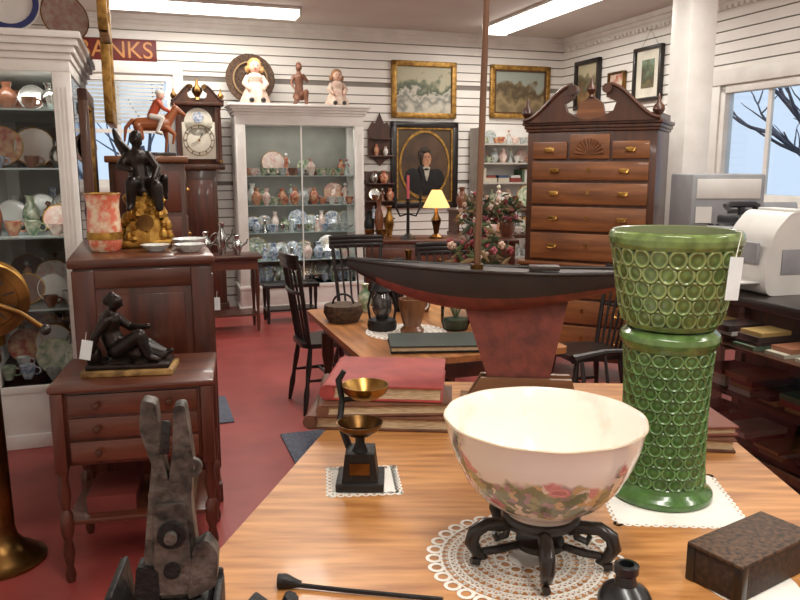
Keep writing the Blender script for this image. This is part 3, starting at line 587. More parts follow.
# ------------------------------------------------------------ sideboard with lamp, flowers, candelabra
b=B('sideboard'); b.b2(-.65,.65,-.24,.24,.1,.9,MAHOG,.006); b.b2(-.68,.68,-.26,.26,.9,.93,MAHOGX,.008); b.b2(-.66,.66,-.25,.25,0,.12,MAHOG,.006)
for i in range(3): b.b2(-.62+i*.42,-.22+i*.42,-.252,-.238,.66,.86,MAHOGX,.006); b.b2(-.62+i*.42,-.22+i*.42,-.252,-.238,.16,.63,MAHOG,.01); b.sph((-.42+i*.42,-.262,.76),.016,BRASS)
b.done((.35,6.8,0),0)
SHADE=mat('glowing_lampshade',C(250,214,140),.6,col2=C(246,200,120),es=.7)
b=B('table_lamp'); b.lathe((0,0,0),[(0,0),(.06,0),(.06,.015),(.02,.04),(.03,.1),(.045,.16),(.015,.22),(.01,.3),(0,.3)],BRASSD,20); b.lathe((0,0,.27),[(.12,0),(.045,.15),(.04,.15),(.115,0),(.12,0)],SHADE,24); lo=b.done((.32,6.72,.931))
l=bpy.data.lights.new('bulb','POINT'); l.energy=1.6; l.color=(1,.8,.5); l.shadow_soft_size=.03; q=bpy.data.objects.new('bulb',l); S.collection.objects.link(q); q.parent=lo; q.location=(0,0,.33)
b=B('candelabra'); b.lathe((0,0,0),[(0,0),(.07,0),(.06,.02),(.015,.05),(.012,.3),(.02,.32),(0,.33)],IRON,16)
for sx in(-1,0,1):
    b.tube([(0,0,.22),(sx*.07,0,.2),(sx*.11,0,.28),(sx*.11,0,.33)],.009,IRON,8); b.cyl((sx*.11,0,.33),.022,.02,IRON); b.cyl((sx*.11,0,.35),.012,.06+.14*(sx==0),mat('red_candle',C(196,84,96),.5) if sx==0 else IRON)
b.done((.07,6.65,.931),.2)
b=B('assorted_tabletop_antiques'); rnd=random.Random(77)
for x in(-.09,0,.09): vase(b,(x,.12,0),rnd.uniform(.04,.05),rnd.uniform(.18,.34),rnd.choice([BRASSD,IRON,CH[3],CH[5],BRASS]))
for x in(-.08,.03): cup(b,(x,-.1,0),.045,.08,rnd.choice([BRASSD,CH[3],IRON]))
b.done((-.19,6.8,.931))
GRN=[mat('leaf_green',C(76,90,52),.6),mat('leaf_dark',C(48,60,40),.6),mat('leaf_dry',C(130,108,74),.7)]
fl=[mat('petal_rose',C(160,84,92),.6),mat('petal_cream',C(200,170,150),.6),mat('petal_red',C(130,46,50),.6)]
def bouquet(name,loc,R0,R1,zs,n,seed):
    rnd=random.Random(seed); b=B(name); b.lathe((0,0,0),[(0,0),(.05,0),(.075,.07),(.065,.13),(.05,.13),(0,.1)],CH[3],18)
    for i in range(n):
        a=rnd.uniform(0,6.28);el=rnd.uniform(-.1,1.5);R=rnd.uniform(R0,R1); p=Vector((R*cos(a)*cos(el),R*sin(a)*cos(el)*.7,.15+R*sin(el)*zs))
        if i%4: 
            v=Vector((rnd.uniform(-1,1),rnd.uniform(-1,1),rnd.uniform(0,1))).normalized()*.05; b.tube([p-v,p,p+v],[.002,.014,.001],rnd.choice(GRN),6,flat=.25)
        else:
            b.tube([(0,0,.12),p*.6+Vector((0,0,.05)),p],.0025,GRN[1],5); f=rnd.choice(fl)
            for k in range(5): b.sph(p+Vector((.012*cos(k*1.256),.01*sin(k*2.5),.012*sin(k*1.256))),.012,f,seg=8)
    b.done(loc)
bouquet('floral_arrangement',(.68,6.66,.931),.1,.21,1.2,150,3)
bouquet('floral_arrangement',(.97,6.9,.931),.06,.14,1.6,100,8)
bouquet('dried_flower_arrangement',(.42,4.1,.751),.1,.22,1.7,210,19)
# ------------------------------------------------------------ highboy
b=B('highboy_chest'); 
W2,D2=.455,.24
b.b2(-.48,.48,-D2-.02,D2,.16,.84,WALNUTD,.006); b.b2(-.5,.5,-D2-.04,D2,.84,.87,WALNUT,.01)
for sx in(-1,1):
    for sy in(-1,1): b.tube([(sx*.45,sy*.2,.2),(sx*.48,sy*.22,.12),(sx*.45,sy*.21,.05),(sx*.48,sy*.23,.012)],[.045,.035,.02,.03],WALNUTD,12)
def drawer(x0,x1,z0,z1,n=2,yf=-D2):
    b.b2(x0,x1,yf-.016,yf+.004,z0,z1,WALNUT,.005)
    xs=[(x0+x1)/2] if n==1 else [x0+(x1-x0)*.2,x0+(x1-x0)*.8]
    for x in xs:
        z=(z0+z1)/2; b.box((x,yf-.018,z),(.07,.004,.034),BRASS,bev=.002); b.tube([(x-.028,yf-.02,z+.004),(x-.022,yf-.036,z-.01),(x+.022,yf-.036,z-.01),(x+.028,yf-.02,z+.004)],.0035,BRASS,6)
    b.box(((x0+x1)/2,yf-.018,(z0+z1)/2+.01),(.02,.003,.028),BRASS)
for z0,z1 in((.22,.41),(.43,.6),(.62,.82)): drawer(-.44,.44,z0,z1,yf=-D2-.02)
b.b2(-W2,W2,-D2,D2,.87,1.8,WALNUTD,.005)
for z0,z1 in((.89,1.08),(1.1,1.27),(1.29,1.44),(1.46,1.59)): drawer(-.41,.41,z0,z1)
drawer(-.41,-.16,1.61,1.73,1); drawer(.16,.41,1.61,1.73,1); b.b2(-.14,.14,-D2-.016,-D2+.004,1.61,1.78,WALNUT,.005)
for i in range(11):
    a=pi*(i+.5)/11; b.tube([(.02*cos(a),-D2-.018,1.64+.02*sin(a)),(.1*cos(a),-D2-.02,1.64+.11*sin(a))],[.004,.012],WALNUT,6)
for i,(e_,z0,z1) in enumerate([(.012,1.8,1.82),(.022,1.82,1.845),(.034,1.845,1.87)]): b.b2(-W2-e_,W2+e_,-D2-e_,D2,z0,z1,WALNUTD,.005)
swan(b,.95,.25,.06,WALNUTD,(0,-D2-.02,1.865)); b.b2(-W2,W2,-D2+.02,D2,1.865,1.92,WALNUTD)
b.prism([(-.11,0),(-.08,.12),(0,.17),(.08,.12),(.11,0)],.04,WALNUT,(0,-D2,1.87))
finial(b,(0,-D2-.02,2.03),.14,WALNUTD); finial(b,(-.455,-D2-.02,1.87),.17,WALNUTD); finial(b,(.455,-D2-.02,1.87),.17,WALNUTD)
b.done((1.445,5.65,0),radians(-28))
# ------------------------------------------------------------ chairs
def chair(x,y,rz,top=.95,arms=False):
    b=B('windsor_chair'); seat=rpoly([(-.2,-.2),(.2,-.2),(.17,.19),(-.17,.19)],.08,6)
    b.slab(seat,.425,.455,BLACKW)
    ft={}
    for sx in(-1,1):
        for sy in(-1,1):
            t=Vector((sx*.14,sy*.14,.43)); f=Vector((sx*.2,sy*.2,0)); ft[sx,sy]=(t,f)
            P=[f+(t-f)*k for k in(0,.12,.3,.45,.7,1)]; b.tube(P,[.011,.015,.02,.013,.019,.014],BLACKW,10)
    for sx in(-1,1): a=ft[sx,-1];c=ft[sx,1]; b.tube([a[0].lerp(a[1],.5),(a[0].lerp(a[1],.5)+c[0].lerp(c[1],.5))/2,c[0].lerp(c[1],.5)],[.008,.013,.008],BLACKW,8)
    b.tube([(-.17,0,.215),(.17,0,.215)],.01,BLACKW,8)
    n=7
    for i in range(n):
        x_=-.16+.32*i/(n-1); cv=.03*(1-(x_/.16)**2); b.tube([(x_*.95,.15+cv*.5,.45),(x_*1.18,.22+cv,top-.08)],.008 if 0<i<n-1 else .014,BLACKW,8)
    rail=[(-.21+.42*i/10,.225+.04*(1-((i-5)/5)**2),top-.05) for i in range(11)]
    for dz in(0,.03,.06): b.tube([(p[0],p[1]+dz*.1,p[2]+dz-.03) for p in rail],.019,BLACKW,8,flat=.6)
    b.tube([(p[0]*.93,p[1]-.03,p[2]-.2) for p in rail],.012,BLACKW,8)
    if arms:
        for sx in(-1,1): b.tube([(sx*.2,.2,.68),(sx*.25,.05,.68),(sx*.25,-.15,.67)],[.014,.016,.022],BLACKW,8); b.tube([(sx*.2,-.1,.45),(sx*.245,-.1,.67)],.01,BLACKW,8); b.tube([(sx*.2,.05,.45),(sx*.245,.05,.67)],.008,BLACKW,8)
    return b.done((x,y,0),rz)
chair(-.49,4.87,radians(112),1.03); chair(-.25,5.5,radians(20),1.05); chair(1.06,3.3,radians(-60),.93,True); chair(.38,5.45,radians(15),1.0); chair(1.15,4.55,radians(-75),.95)
# ------------------------------------------------------------ second table
T2=(-.13,3.06); 
b=B('drop_leaf_table')
b.slab(rpoly([(0,0),(.95,0),(.95,1.28),(0,1.28)],.04,4),.722,.75,OAK2); b.b2(.08,.87,.08,1.2,.63,.722,WALNUTD,.003)
for x in(.1,.85):
    for y in(.1,1.18): b.lathe((x,y,0),[(0,0),(.02,0),(.028,.05),(.018,.1),(.034,.3),(.022,.42),(.036,.5),(.036,.63),(0,.63)],WALNUTD,14)
b.done((T2[0],T2[1],0),RA)
z2=.7505
def doily_round(name,c,r,rows=4):
    b=B(name); b.cyl((0,0,0),r*.2,.0012,LACE,seg=30)
    for i in range(12):
        a=i*pi/6; b.ring((r*.29*cos(a),r*.29*sin(a),0),r*.055,r*.085,.0012,LACE,12)
    rr_=r*.38; k=0
    while rr_<r*.93:
        ring=r*.04 if k%2 else r*.05; b.ring((0,0,0),rr_-.0035,rr_+.0005,.0014,LACE,60)
        n=int(2*pi*(rr_+ring)/(ring*2)); 
        for i in range(n):
            a=2*pi*i/n; 
            if k%2: b.ring(((rr_+ring)*cos(a),(rr_+ring)*sin(a),0),ring*.5,ring*.98,.0012,LACE,10)
            else: 
                p=Vector((cos(a),sin(a),0)); b.box(p*(rr_+ring),(ring*2,.0032,.0012),LACE,rot=(0,0,a+.5)); b.box(p*(rr_+ring),(ring*2,.0032,.0012),LACE,rot=(0,0,a-.5))
        rr_+=ring*2; k+=1
    b.ring((0,0,0),rr_-.004,rr_,.0014,LACE,60)
    n=32
    for i in range(n): a=2*pi*i/n; q=pi*rr_/n; b.ring(((rr_+q*.7)*cos(a),(rr_+q*.7)*sin(a),0),q*.6,q*1.05,.0012,LACE,12)
    return b.done(c)
doily_round('small_doily',(.03,3.68,z2),.17)
b=B('kerosene_lantern'); b.lathe((0,0,0),[(0,0),(.07,0),(.075,.02),(.07,.05),(.045,.06),(0,.06)],IRON,20); b.lathe((0,0,.06),[(.03,0),(.05,.04),(.05,.09),(.03,.13)],mat('smoky_glass',C(60,60,60),.1,coat=1),18); b.lathe((0,0,.19),[(.035,0),(.06,.01),(.045,.03),(.03,.06),(.035,.065),(0,.08)],IRON,18)
for sx in(-1,1): b.tube([(sx*.06,0,.05),(sx*.07,0,.12),(sx*.05,0,.2)],.006,IRON,8)
b.tube([(-.06,0,.19),(-.05,0,.29),(0,0,.33),(.05,0,.29),(.06,0,.19)],.003,IRON,6); b.done((-.09,3.74,z2+.0016))
b=B('wooden_mortar'); b.lathe((0,0,0),[(0,0),(.055,0),(.06,.015),(.042,.035),(.05,.06),(.066,.13),(.068,.17),(.058,.17),(.04,.08),(0,.05)],wood('treen',C(128,84,52),C(88,54,32),10,'Z'),24); b.tube([(.0,0,.08),(.04,.0,.22)],[.018,.012],WALNUT,10); b.done((.06,3.66,z2+.0016))
b=B('glass_fern_jar'); b.lathe((0,0,0),[(0,0),(.06,0),(.075,.04),(.075,.12),(.06,.16)],GL,20); b.lathe((0,0,0.003),[(0,0),(.055,0),(.065,.05),(0,.06)],GRN[1],14)
for i in range(16): a=i*.6; b.tube([(0,0,.04),(.04*cos(a),.04*sin(a),.14),(.06*cos(a),.06*sin(a),.13)],[.002,.008,.001],GRN[0],5,flat=.4)
b.done((.28,3.75,z2))
b=B('dark_folio_book'); b.box((0,0,.005),(.42,.27,.008),IRON); b.box((0,0,.017),(.41,.26,.018),PAPER); b.box((0,0,.029),(.42,.27,.007),mat('book_black_green',C(52,60,54),.5)); b.done((.16,3.38,z2+.001),radians(4))
b=B('covered_basket'); b.lathe((0,0,0),[(0,0),(.08,0),(.105,.05),(.1,.09),(.0,.1)],mat('wicker',C(90,66,46),.8,col2=C(50,36,26),scale=60,bump=.8),24); b.torus((0,0,.09),.055,.006,IRON,24,6,rot=(pi/2,0,0)); b.done((-.3,3.95,z2))
b=B('assorted_glass_and_brass'); cup(b,(.02,-.08,.0),.055,.11,CRY); vase(b,(.12,.02,0),.045,.22,CH[3]); vase(b,(-.1,.08,0),.045,.24,BRASSD); vase(b,(-.01,.08,0),.05,.3,IRON); vase(b,(-.2,.12,0),.04,.16,CH[5]); vase(b,(.06,.12,0),.035,.34,BRASSD); b.done((.03,4.16,z2),RA)
b=B('glass_compote'); cup(b,(0,0,0),.06,.09,CH[7]); vase(b,(-.1,.06,0),.035,.14,CH[1]); b.done((.52,3.8,z2))
# ------------------------------------------------------------ main table
b=B('oak_dining_table')
poly=rpoly([(-.455,1.16),(-.12,2.78),(1.0,2.74),(.985,1.16)],[.26,.1,.1,.1],10)
b.slab(poly,.728,.752,OAK)
def inset(poly,k):
    cxx=sum(p[0] for p in poly)/len(poly); cyy=sum(p[1] for p in poly)/len(poly); return [(cxx+(p[0]-cxx)*k,cyy+(p[1]-cyy)*k) for p in poly]
b.slab(inset(poly,.994),.752,.76,OAK); b.slab(inset(poly,.86),.65,.728,OAK2)
b.lathe((.35,1.95,.1),[(0,0),(.16,0),(.16,.05),(.08,.12),(.1,.25),(.14,.35),(.08,.48),(.14,.55),(0,.56)],OAK2,24)
for i in range(4): a=pi/4+i*pi/2; b.tube([(.35+.08*cos(a),1.95+.08*sin(a),.22),(.35+.3*cos(a),1.95+.3*sin(a),.14),(.35+.5*cos(a),1.95+.5*sin(a),.04)],[.06,.05,.04],OAK2,12)
b.done()
zt=.7605
# green jardiniere + pedestal with embossed coin pattern
def greenmat():
    m,nt,p=base('green_majolica'); N=nt.nodes;L=nt.links
    a=N.new('ShaderNodeAttribute'); a.attribute_name='emb'
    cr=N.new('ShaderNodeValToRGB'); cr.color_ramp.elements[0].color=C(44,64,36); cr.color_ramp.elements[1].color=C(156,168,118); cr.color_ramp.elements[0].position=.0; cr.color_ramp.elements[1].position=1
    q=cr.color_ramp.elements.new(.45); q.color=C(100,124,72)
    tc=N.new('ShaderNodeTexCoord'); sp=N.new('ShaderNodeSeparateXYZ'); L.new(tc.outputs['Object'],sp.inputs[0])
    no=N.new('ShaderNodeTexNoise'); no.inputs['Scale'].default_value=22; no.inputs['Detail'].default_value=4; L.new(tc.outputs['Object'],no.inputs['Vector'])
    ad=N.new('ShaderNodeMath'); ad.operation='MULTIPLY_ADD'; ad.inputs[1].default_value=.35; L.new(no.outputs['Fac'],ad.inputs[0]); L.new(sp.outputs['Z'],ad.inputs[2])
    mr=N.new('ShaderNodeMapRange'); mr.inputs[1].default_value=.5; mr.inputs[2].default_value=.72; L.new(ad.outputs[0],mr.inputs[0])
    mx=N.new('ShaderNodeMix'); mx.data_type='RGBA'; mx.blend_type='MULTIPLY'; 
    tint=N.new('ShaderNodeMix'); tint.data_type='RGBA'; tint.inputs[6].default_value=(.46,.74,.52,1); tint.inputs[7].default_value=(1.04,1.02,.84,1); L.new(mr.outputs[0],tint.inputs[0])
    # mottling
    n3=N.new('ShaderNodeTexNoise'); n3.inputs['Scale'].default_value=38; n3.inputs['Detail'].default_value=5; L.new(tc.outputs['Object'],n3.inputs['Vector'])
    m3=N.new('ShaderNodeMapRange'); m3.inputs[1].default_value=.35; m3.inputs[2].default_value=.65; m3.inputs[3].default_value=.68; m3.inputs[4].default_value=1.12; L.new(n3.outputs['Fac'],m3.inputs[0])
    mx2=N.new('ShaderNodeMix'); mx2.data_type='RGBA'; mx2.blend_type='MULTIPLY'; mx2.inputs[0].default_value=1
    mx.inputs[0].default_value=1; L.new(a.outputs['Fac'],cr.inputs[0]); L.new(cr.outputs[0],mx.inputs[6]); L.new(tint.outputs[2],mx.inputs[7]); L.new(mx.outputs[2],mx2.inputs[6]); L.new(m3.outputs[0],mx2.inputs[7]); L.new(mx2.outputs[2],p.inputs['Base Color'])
    p.inputs['Roughness'].default_value=.22; p.inputs['Coat Weight'].default_value=.4; p.inputs['Coat Roughness'].default_value=.08; return m
GM=greenmat()
def emb_lathe(name,radf,z0,z1,rows,cols,nz,na,amp,parent,z_lo,z_hi):
    V=[];F=[];E=[]
    for j in range(nz+1):
        z=z0+(z1-z0)*j/nz
        for i in range(na):
            a=2*pi*i/na; r=radf(z); e=.5;h=0
            if z_lo<z<z_hi:
                # overlapping coins (fish-scale): each row's coins overlap the row below
                v=(z-z_lo)/(z_hi-z_lo)*rows; best=None
                for ro in (int(v)+1,int(v),int(v)-1):
                    if ro<0 or ro>=rows: continue
                    fv=(v-ro-.5)*.8; u=a/(2*pi)*cols+.5*(ro%2); fu=(u%1)-.5; d=sqrt(fu*fu+fv*fv)
                    if d<.54: best=(d,ro); break
                if best:
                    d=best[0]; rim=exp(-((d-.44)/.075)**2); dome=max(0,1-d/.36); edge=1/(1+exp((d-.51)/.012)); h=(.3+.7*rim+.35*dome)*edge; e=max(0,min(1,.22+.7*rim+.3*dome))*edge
                else: h=0;e=0
                h-=.3
            rr_=r+amp*h; V.append((rr_*cos(a),rr_*sin(a),z)); E.append(e)
    for j in range(nz):
        for i in range(na):
            k=(i+1)%na; F.append((j*na+i,j*na+k,(j+1)*na+k,(j+1)*na+i))
    me=bpy.data.meshes.new(name); me.from_pydata(V,[],F); me.materials.append(GM)
    at=me.attributes.new('emb','FLOAT','POINT'); at.data.foreach_set('value',E)
    for p in me.polygons: p.use_smooth=True
    o=bpy.data.objects.new(name,me); S.collection.objects.link(o); o.parent=parent; return o
def interp(tab):
    def f(z):
        if z<=tab[0][0]: return tab[0][1]
        for (a,ra),(b_,rb) in zip(tab,tab[1:]):
            if z<=b_: t=(z-a)/(b_-a); return ra+(rb-ra)*t
        return tab[-1][1]
    return f
J=empty('green_jardiniere_on_pedestal',(.646,1.78,zt+.0015))
ped=interp([(0,.118),(.006,.123),(.016,.122),(.025,.113),(.034,.106),(.05,.1),(.1,.097),(.2,.096),(.3,.098),(.37,.103),(.385,.112),(.395,.116),(.408,.114),(.42,.1)])
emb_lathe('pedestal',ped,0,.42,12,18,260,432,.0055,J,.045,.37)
jar=interp([(.42,.09),(.425,.104),(.435,.11),(.46,.118),(.52,.128),(.6,.14),(.613,.144),(.622,.15),(.636,.152),(.648,.149),(.652,.142)])
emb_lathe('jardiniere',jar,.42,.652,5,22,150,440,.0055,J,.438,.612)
b=B('rim_and_interior'); b.lathe((0,0,0),[(.1425,.652),(.138,.65),(.13,.6),(.11,.48),(0,.46)],mat('green_glaze_inside',C(112,122,84),.3,coat=.3),48); b.cyl((0,0,.004),.085,.4,mat('green_glaze_core',C(40,70,30),.4),r2=.085)
b.box((.085,-.135,.555),(.045,.002,.095),TAG,rot=(0,.1,.55)); b.tube([(.085,-.135,.6),(.1,-.122,.655),(.1,-.09,.655)],.001,LACE,4); b.done(parent=J)
b=B('square_lace_mat'); b.slab([(-.15,-.14),(.14,-.16),(.165,.13),(-.13,.155)],0,.0011,LACE)
for i in range(15):
    t=i/14
    for (p,q) in(((-.15,-.14),(.14,-.16)),((.14,-.16),(.165,.13)),((.165,.13),(-.13,.155)),((-.13,.155),(-.15,-.14))): b.ring((p[0]+(q[0]-p[0])*t,p[1]+(q[1]-p[1])*t,0),.005,.011,.001,LACE,10)
b.done((.645,1.75,zt))
# bowl
def bowlmat():
    m,nt,p=base('hand_painted_porcelain'); N=nt.nodes;L=nt.links
    tc=N.new('ShaderNodeTexCoord'); n1=N.new('ShaderNodeTexNoise'); n1.inputs['Scale'].default_value=9; n1.inputs['Detail'].default_value=3; L.new(tc.outputs['Object'],n1.inputs['Vector'])
    n2=N.new('ShaderNodeTexNoise'); n2.inputs['Scale'].default_value=40; L.new(tc.outputs['Object'],n2.inputs['Vector'])
    mxv=N.new('ShaderNodeMix'); mxv.data_type='RGBA'; mxv.inputs[0].default_value=.035; L.new(tc.outputs['Object'],mxv.inputs[6]); L.new(n2.outputs['Color'],mxv.inputs[7])
    def voro(sc): 
        v=N.new('ShaderNodeTexVoronoi'); v.inputs['Scale'].default_value=sc; L.new(mxv.outputs[2],v.inputs['Vector']); return v
    leaf=voro(60); rose=voro(24)
    se=N.new('ShaderNodeSeparateColor'); L.new(leaf.outputs['Color'],se.inputs[0])
    cr=N.new('ShaderNodeValToRGB'); cr.color_ramp.interpolation='CONSTANT'; e=cr.color_ramp.elements
    e[0].color=C(108,122,80); e[0].position=0; e[1].color=C(150,156,110); e[1].position=.25
    for pos,c in((.45,C(226,212,192)),(.58,C(198,168,112)),(.68,C(84,96,64)),(.82,C(160,128,140))): q=e.new(pos); q.color=c
    L.new(se.outputs[0],cr.inputs[0])
    # roses: petals from distance rings in large cells
    rr2=N.new('ShaderNodeValToRGB'); e=rr2.color_ramp.elements; e[0].position=0; e[0].color=C(150,58,78); e[1].position=.62; e[1].color=C(232,196,186)
    for pos,c in((.14,C(196,104,112)),(.22,C(170,76,92)),(.36,C(222,150,148)),(.44,C(200,112,118))): q=e.new(pos); q.color=c
    L.new(rose.outputs['Distance'],rr2.inputs[0])
    rs=N.new('ShaderNodeSeparateColor'); L.new(rose.outputs['Color'],rs.inputs[0])
    ra=N.new('ShaderNodeMath'); ra.operation='LESS_THAN'; ra.inputs[1].default_value=.5; L.new(rs.outputs[1],ra.inputs[0])
    rd=N.new('ShaderNodeMath'); rd.operation='LESS_THAN'; rd.inputs[1].default_value=.5; L.new(rose.outputs['Distance'],rd.inputs[0])
    rm=N.new('ShaderNodeMath'); rm.operation='MULTIPLY'; L.new(ra.outputs[0],rm.inputs[0]); L.new(rd.outputs[0],rm.inputs[1])
    fm=N.new('ShaderNodeMix'); fm.data_type='RGBA'; L.new(rm.outputs[0],fm.inputs[0]); L.new(cr.outputs[0],fm.inputs[6]); L.new(rr2.outputs[0],fm.inputs[7])
    sp=N.new('ShaderNodeSeparateXYZ'); L.new(tc.outputs['Object'],sp.inputs[0])
    zr=N.new('ShaderNodeMapRange'); zr.inputs[1].default_value=.2; zr.inputs[2].default_value=.285; zr.inputs[3].default_value=.13; zr.inputs[4].default_value=-.14; L.new(sp.outputs['Z'],zr.inputs[0])
    zl=N.new('ShaderNodeMapRange'); zl.inputs[1].default_value=.12; zl.inputs[2].default_value=.165; zl.inputs[3].default_value=-.2; zl.inputs[4].default_value=0; L.new(sp.outputs['Z'],zl.inputs[0])
    ad=N.new('ShaderNodeMath'); ad.operation='ADD'; L.new(n1.outputs['Fac'],ad.inputs[0]); L.new(zr.outputs[0],ad.inputs[1])
    ad2=N.new('ShaderNodeMath'); ad2.operation='ADD'; L.new(ad.outputs[0],ad2.inputs[0]); L.new(zl.outputs[0],ad2.inputs[1])
    mk=N.new('ShaderNodeMapRange'); mk.inputs[1].default_value=.48; mk.inputs[2].default_value=.54; mk.inputs[4].default_value=.88; L.new(ad2.outputs[0],mk.inputs[0])
    mx=N.new('ShaderNodeMix'); mx.data_type='RGBA'; mx.inputs[6].default_value=C(238,234,224); L.new(mk.outputs[0],mx.inputs[0]); L.new(fm.outputs[2],mx.inputs[7]); L.new(mx.outputs[2],p.inputs['Base Color'])
    p.inputs['Roughness'].default_value=.16; p.inputs['Coat Weight'].default_value=.4; return m
BM=bowlmat(); BI=mat('porcelain_inside',C(234,230,218),.16,col2=C(226,204,186),scale=9,coat=.4,lo=.26,hi=.42)
BX,BY=.288,1.455
doily_round('lace_doily',(BX-.03,BY-.0,zt),.172)
P=empty('painted_punch_bowl',(BX,BY,zt+.0017))
b=B('bowl'); sc_=lambda r,z,a:r*(1+.005*cos(12*a)*max(0,(z-.2)/.1))
b.lathe((0,0,0),[(0,.1),(.06,.1),(.066,.092),(.07,.1),(.072,.108),(.095,.125),(.13,.15),(.158,.185),(.177,.225),(.19,.265),(.197,.3),(.2,.305)],BM,96,fn=sc_)
b.lathe((0,0,0),[(.2,.305),(.198,.308),(.192,.303),(.182,.262),(.168,.225),(.148,.185),(.118,.15),(.08,.125),(0,.115)],BI,96,fn=sc_)
b.lathe((0,0,0),[(.1985,.3048),(.2005,.306),(.199,.3082),(.197,.3075)],mat('rim_tan',C(206,188,158),.3,.0),96,fn=sc_); b.done(parent=P,ang=60)
b=B('carved_stand'); b.torus((0,0,.094),.07,.011,BLACKW,36,8); b.cyl((0,0,.03),.05,.012,BLACKW,seg=24)
for i in range(5):
    a=radians(-95+72*i); ca,sa=cos(a),sin(a)
    prof=[(.05,.088),(.085,.084),(.118,.088),(.142,.074),(.148,.052),(.136,.03),(.122,.016),(.132,.009),(.148,.012)]
    b.tube([(r*ca,r*sa,z) for r,z in prof],[.011,.014,.014,.015,.015,.012,.01,.009,.008],BLACKW,10)
    b.tube([(.045*ca,.045*sa,.036),(.09*ca,.09*sa,.03),(.125*ca,.125*sa,.03)],[.008,.009,.008],BLACKW,8)
    b.tube([(.07*ca,.07*sa,.085),(.075*ca,.075*sa,.06),(.095*ca,.095*sa,.055),(.1*ca,.1*sa,.068)],[.008,.008,.008,.006],BLACKW,8)
b.done(parent=P)
# ship
SD=mat('hull_black',C(40,32,30),.45,col2=C(26,21,20)); SR=mat('hull_red',C(122,60,50),.6,col2=C(88,45,38),scale=20,bump=.2); SDK=wood('deck_dark',C(66,50,42),C(40,31,28),14,'X',.5,.1)
P=empty('model_sailing_ship',(.275,2.5,zt),radians(-6))
b=B('hull'); n=28; k=12; L=.93; V=[];F1=[];F2=[]
def stat(t):
    x=-.455+L*t; hb=.088*(sin(pi*min(t*1.0/1.25,1))**.75 if t>0 else 0)+.0015; dz=.46+.028*(1-t)**2-.008*sin(pi*t); dp=.02+.1*(sin(pi*min(max(t,0.0),1)**.8)**1.1 if 0<t<1 else 0)+(.035*t)
    return x,hb,dz,dp
for i in range(n+1):
    x,hb,dz,dp=stat(i/n)
    for j in range(k+1):
        s_=-1+2*j/k; ang=s_*pi/2; V.append((x,hb*sin(ang) if abs(s_)<1 else hb*s_,dz-dp*cos(ang)**.7 if abs(s_)<1 else dz))
for i in range(n):
    for j in range(k):
        f=(i*(k+1)+j,i*(k+1)+j+1,(i+1)*(k+1)+j+1,(i+1)*(k+1)+j); (F2 if j in(0,1,k-1,k-2) or i<3 else F1).append(f)
b.add(V,F1,SR); b.add(V,F2,SD)
b.add(V,[[i*(k+1) for i in range(n+1)]+[i*(k+1)+k for i in range(n,-1,-1)]],SDK)
b.add(V,[[n*(k+1)+j for j in range(k+1)]],SD)
for sy in(0,k): b.tube([Vector(V[i*(k+1)+sy])+Vector((0,0,.004)) for i in range(n+1)],.006,SD,6)
b.done(parent=P,ang=60)
b=B('keel_and_mast'); b.prism([(-.07,.375),(.285,.385),(.23,.1),(.02,.1)],.028,SR,(0,0,0)); b.tube([(-.02,0,.45),(.01,0,2.1)],[.0115,.009],wood('mast_wood',C(120,80,52),C(84,54,34),10,'Z'),12); b.ring((-.02,0,.46),.01,.022,.02,BRASSD,16)
b.box((.2,0,.47),(.1,.05,.016),SDK,bev=.004); b.done(parent=P)
b=B('display_stand'); STW=wood('stand_wood',C(136,98,70),C(98,66,46),10,'X')
for sy in(-1,1): b.prism([(-.06,0),(.33,0),(.3,.1),(.0,.1)],.02,STW,(0,sy*.03,0))
b.b2(-.07,.34,-.09,.09,0,.018,STW,.003); b.done(parent=P)
# books
RB=mat('ledger_red',C(164,66,58),.6,col2=C(138,50,46),scale=12); BB=mat('ledger_brown',C(112,70,48),.6,col2=C(78,46,32),scale=12)
b=B('stack_of_ledgers')
def book(c,w_,d_,h,m,rz):
    M=Matrix.Translation(c)@Matrix.Rotation(rz,4,'Z'); b.M=M
    b.box((0,0,.004),(w_,d_,.007),m,bev=.002); b.box((0,0,h/2),(w_-.015,d_-.015,h-.012),PAPER); b.box((0,0,h-.004),(w_,d_,.007),m,bev=.002); b.tube([(-w_/2+.005,-d_/2,h/2),(-w_/2+.005,d_/2,h/2)],h/2,m,12); b.M=Matrix()
book((-.05,2.4,0),.44,.36,.045,BB,radians(-4)); book((-.05,2.4,.046),.4,.36,.04,BB,radians(3)); book((-.035,2.42,.087),.36,.36,.05,RB,radians(-5))
b.done((.0,0,zt))
b=B('worn_brown_book'); b.M=Matrix(); book((0,0,0),.2,.3,.04,BB,0); book((.01,-.02,.041),.16,.24,.03,mat('ledger_rust',C(120,66,48),.6),.2); b.done((.87,2.2,zt),radians(-8))
# scale
b=B('brass_balance_scale'); b.box((0,0,.012),(.12,.12,.022),IRON,bev=.004); b.prism([(-.045,0),(.045,0),(.036,.075),(-.036,.075)],.08,IRON,(0,-.01,.022)); b.box((0,-.052,.06),(.05,.004,.03),BRASSD)
b.lathe((0,-.02,.097),[(0,0),(.02,0),(.012,.02),(.012,.05),(0,.05)],IRON,16); b.lathe((.0,-.03,.14),[(0,0),(.03,.004),(.052,.02),(.058,.034),(.055,.034),(.03,.01),(0,.008)],BRASSD,30)
b.tube([(-.03,.02,.09),(-.055,.04,.15),(-.05,.07,.2),(-.06,.08,.25),(-.045,.08,.275)],[.01,.009,.008,.009,.007],IRON,10); b.tube([(-.05,.07,.2),(.0,.07,.205)],.007,IRON,8)
b.lathe((.01,.07,.2),[(0,0),(.034,.006),(.055,.022),(.062,.042),(.059,.042),(.034,.012),(0,.01)],BRASS,30)
b.done((-.1,1.83,zt+.001))
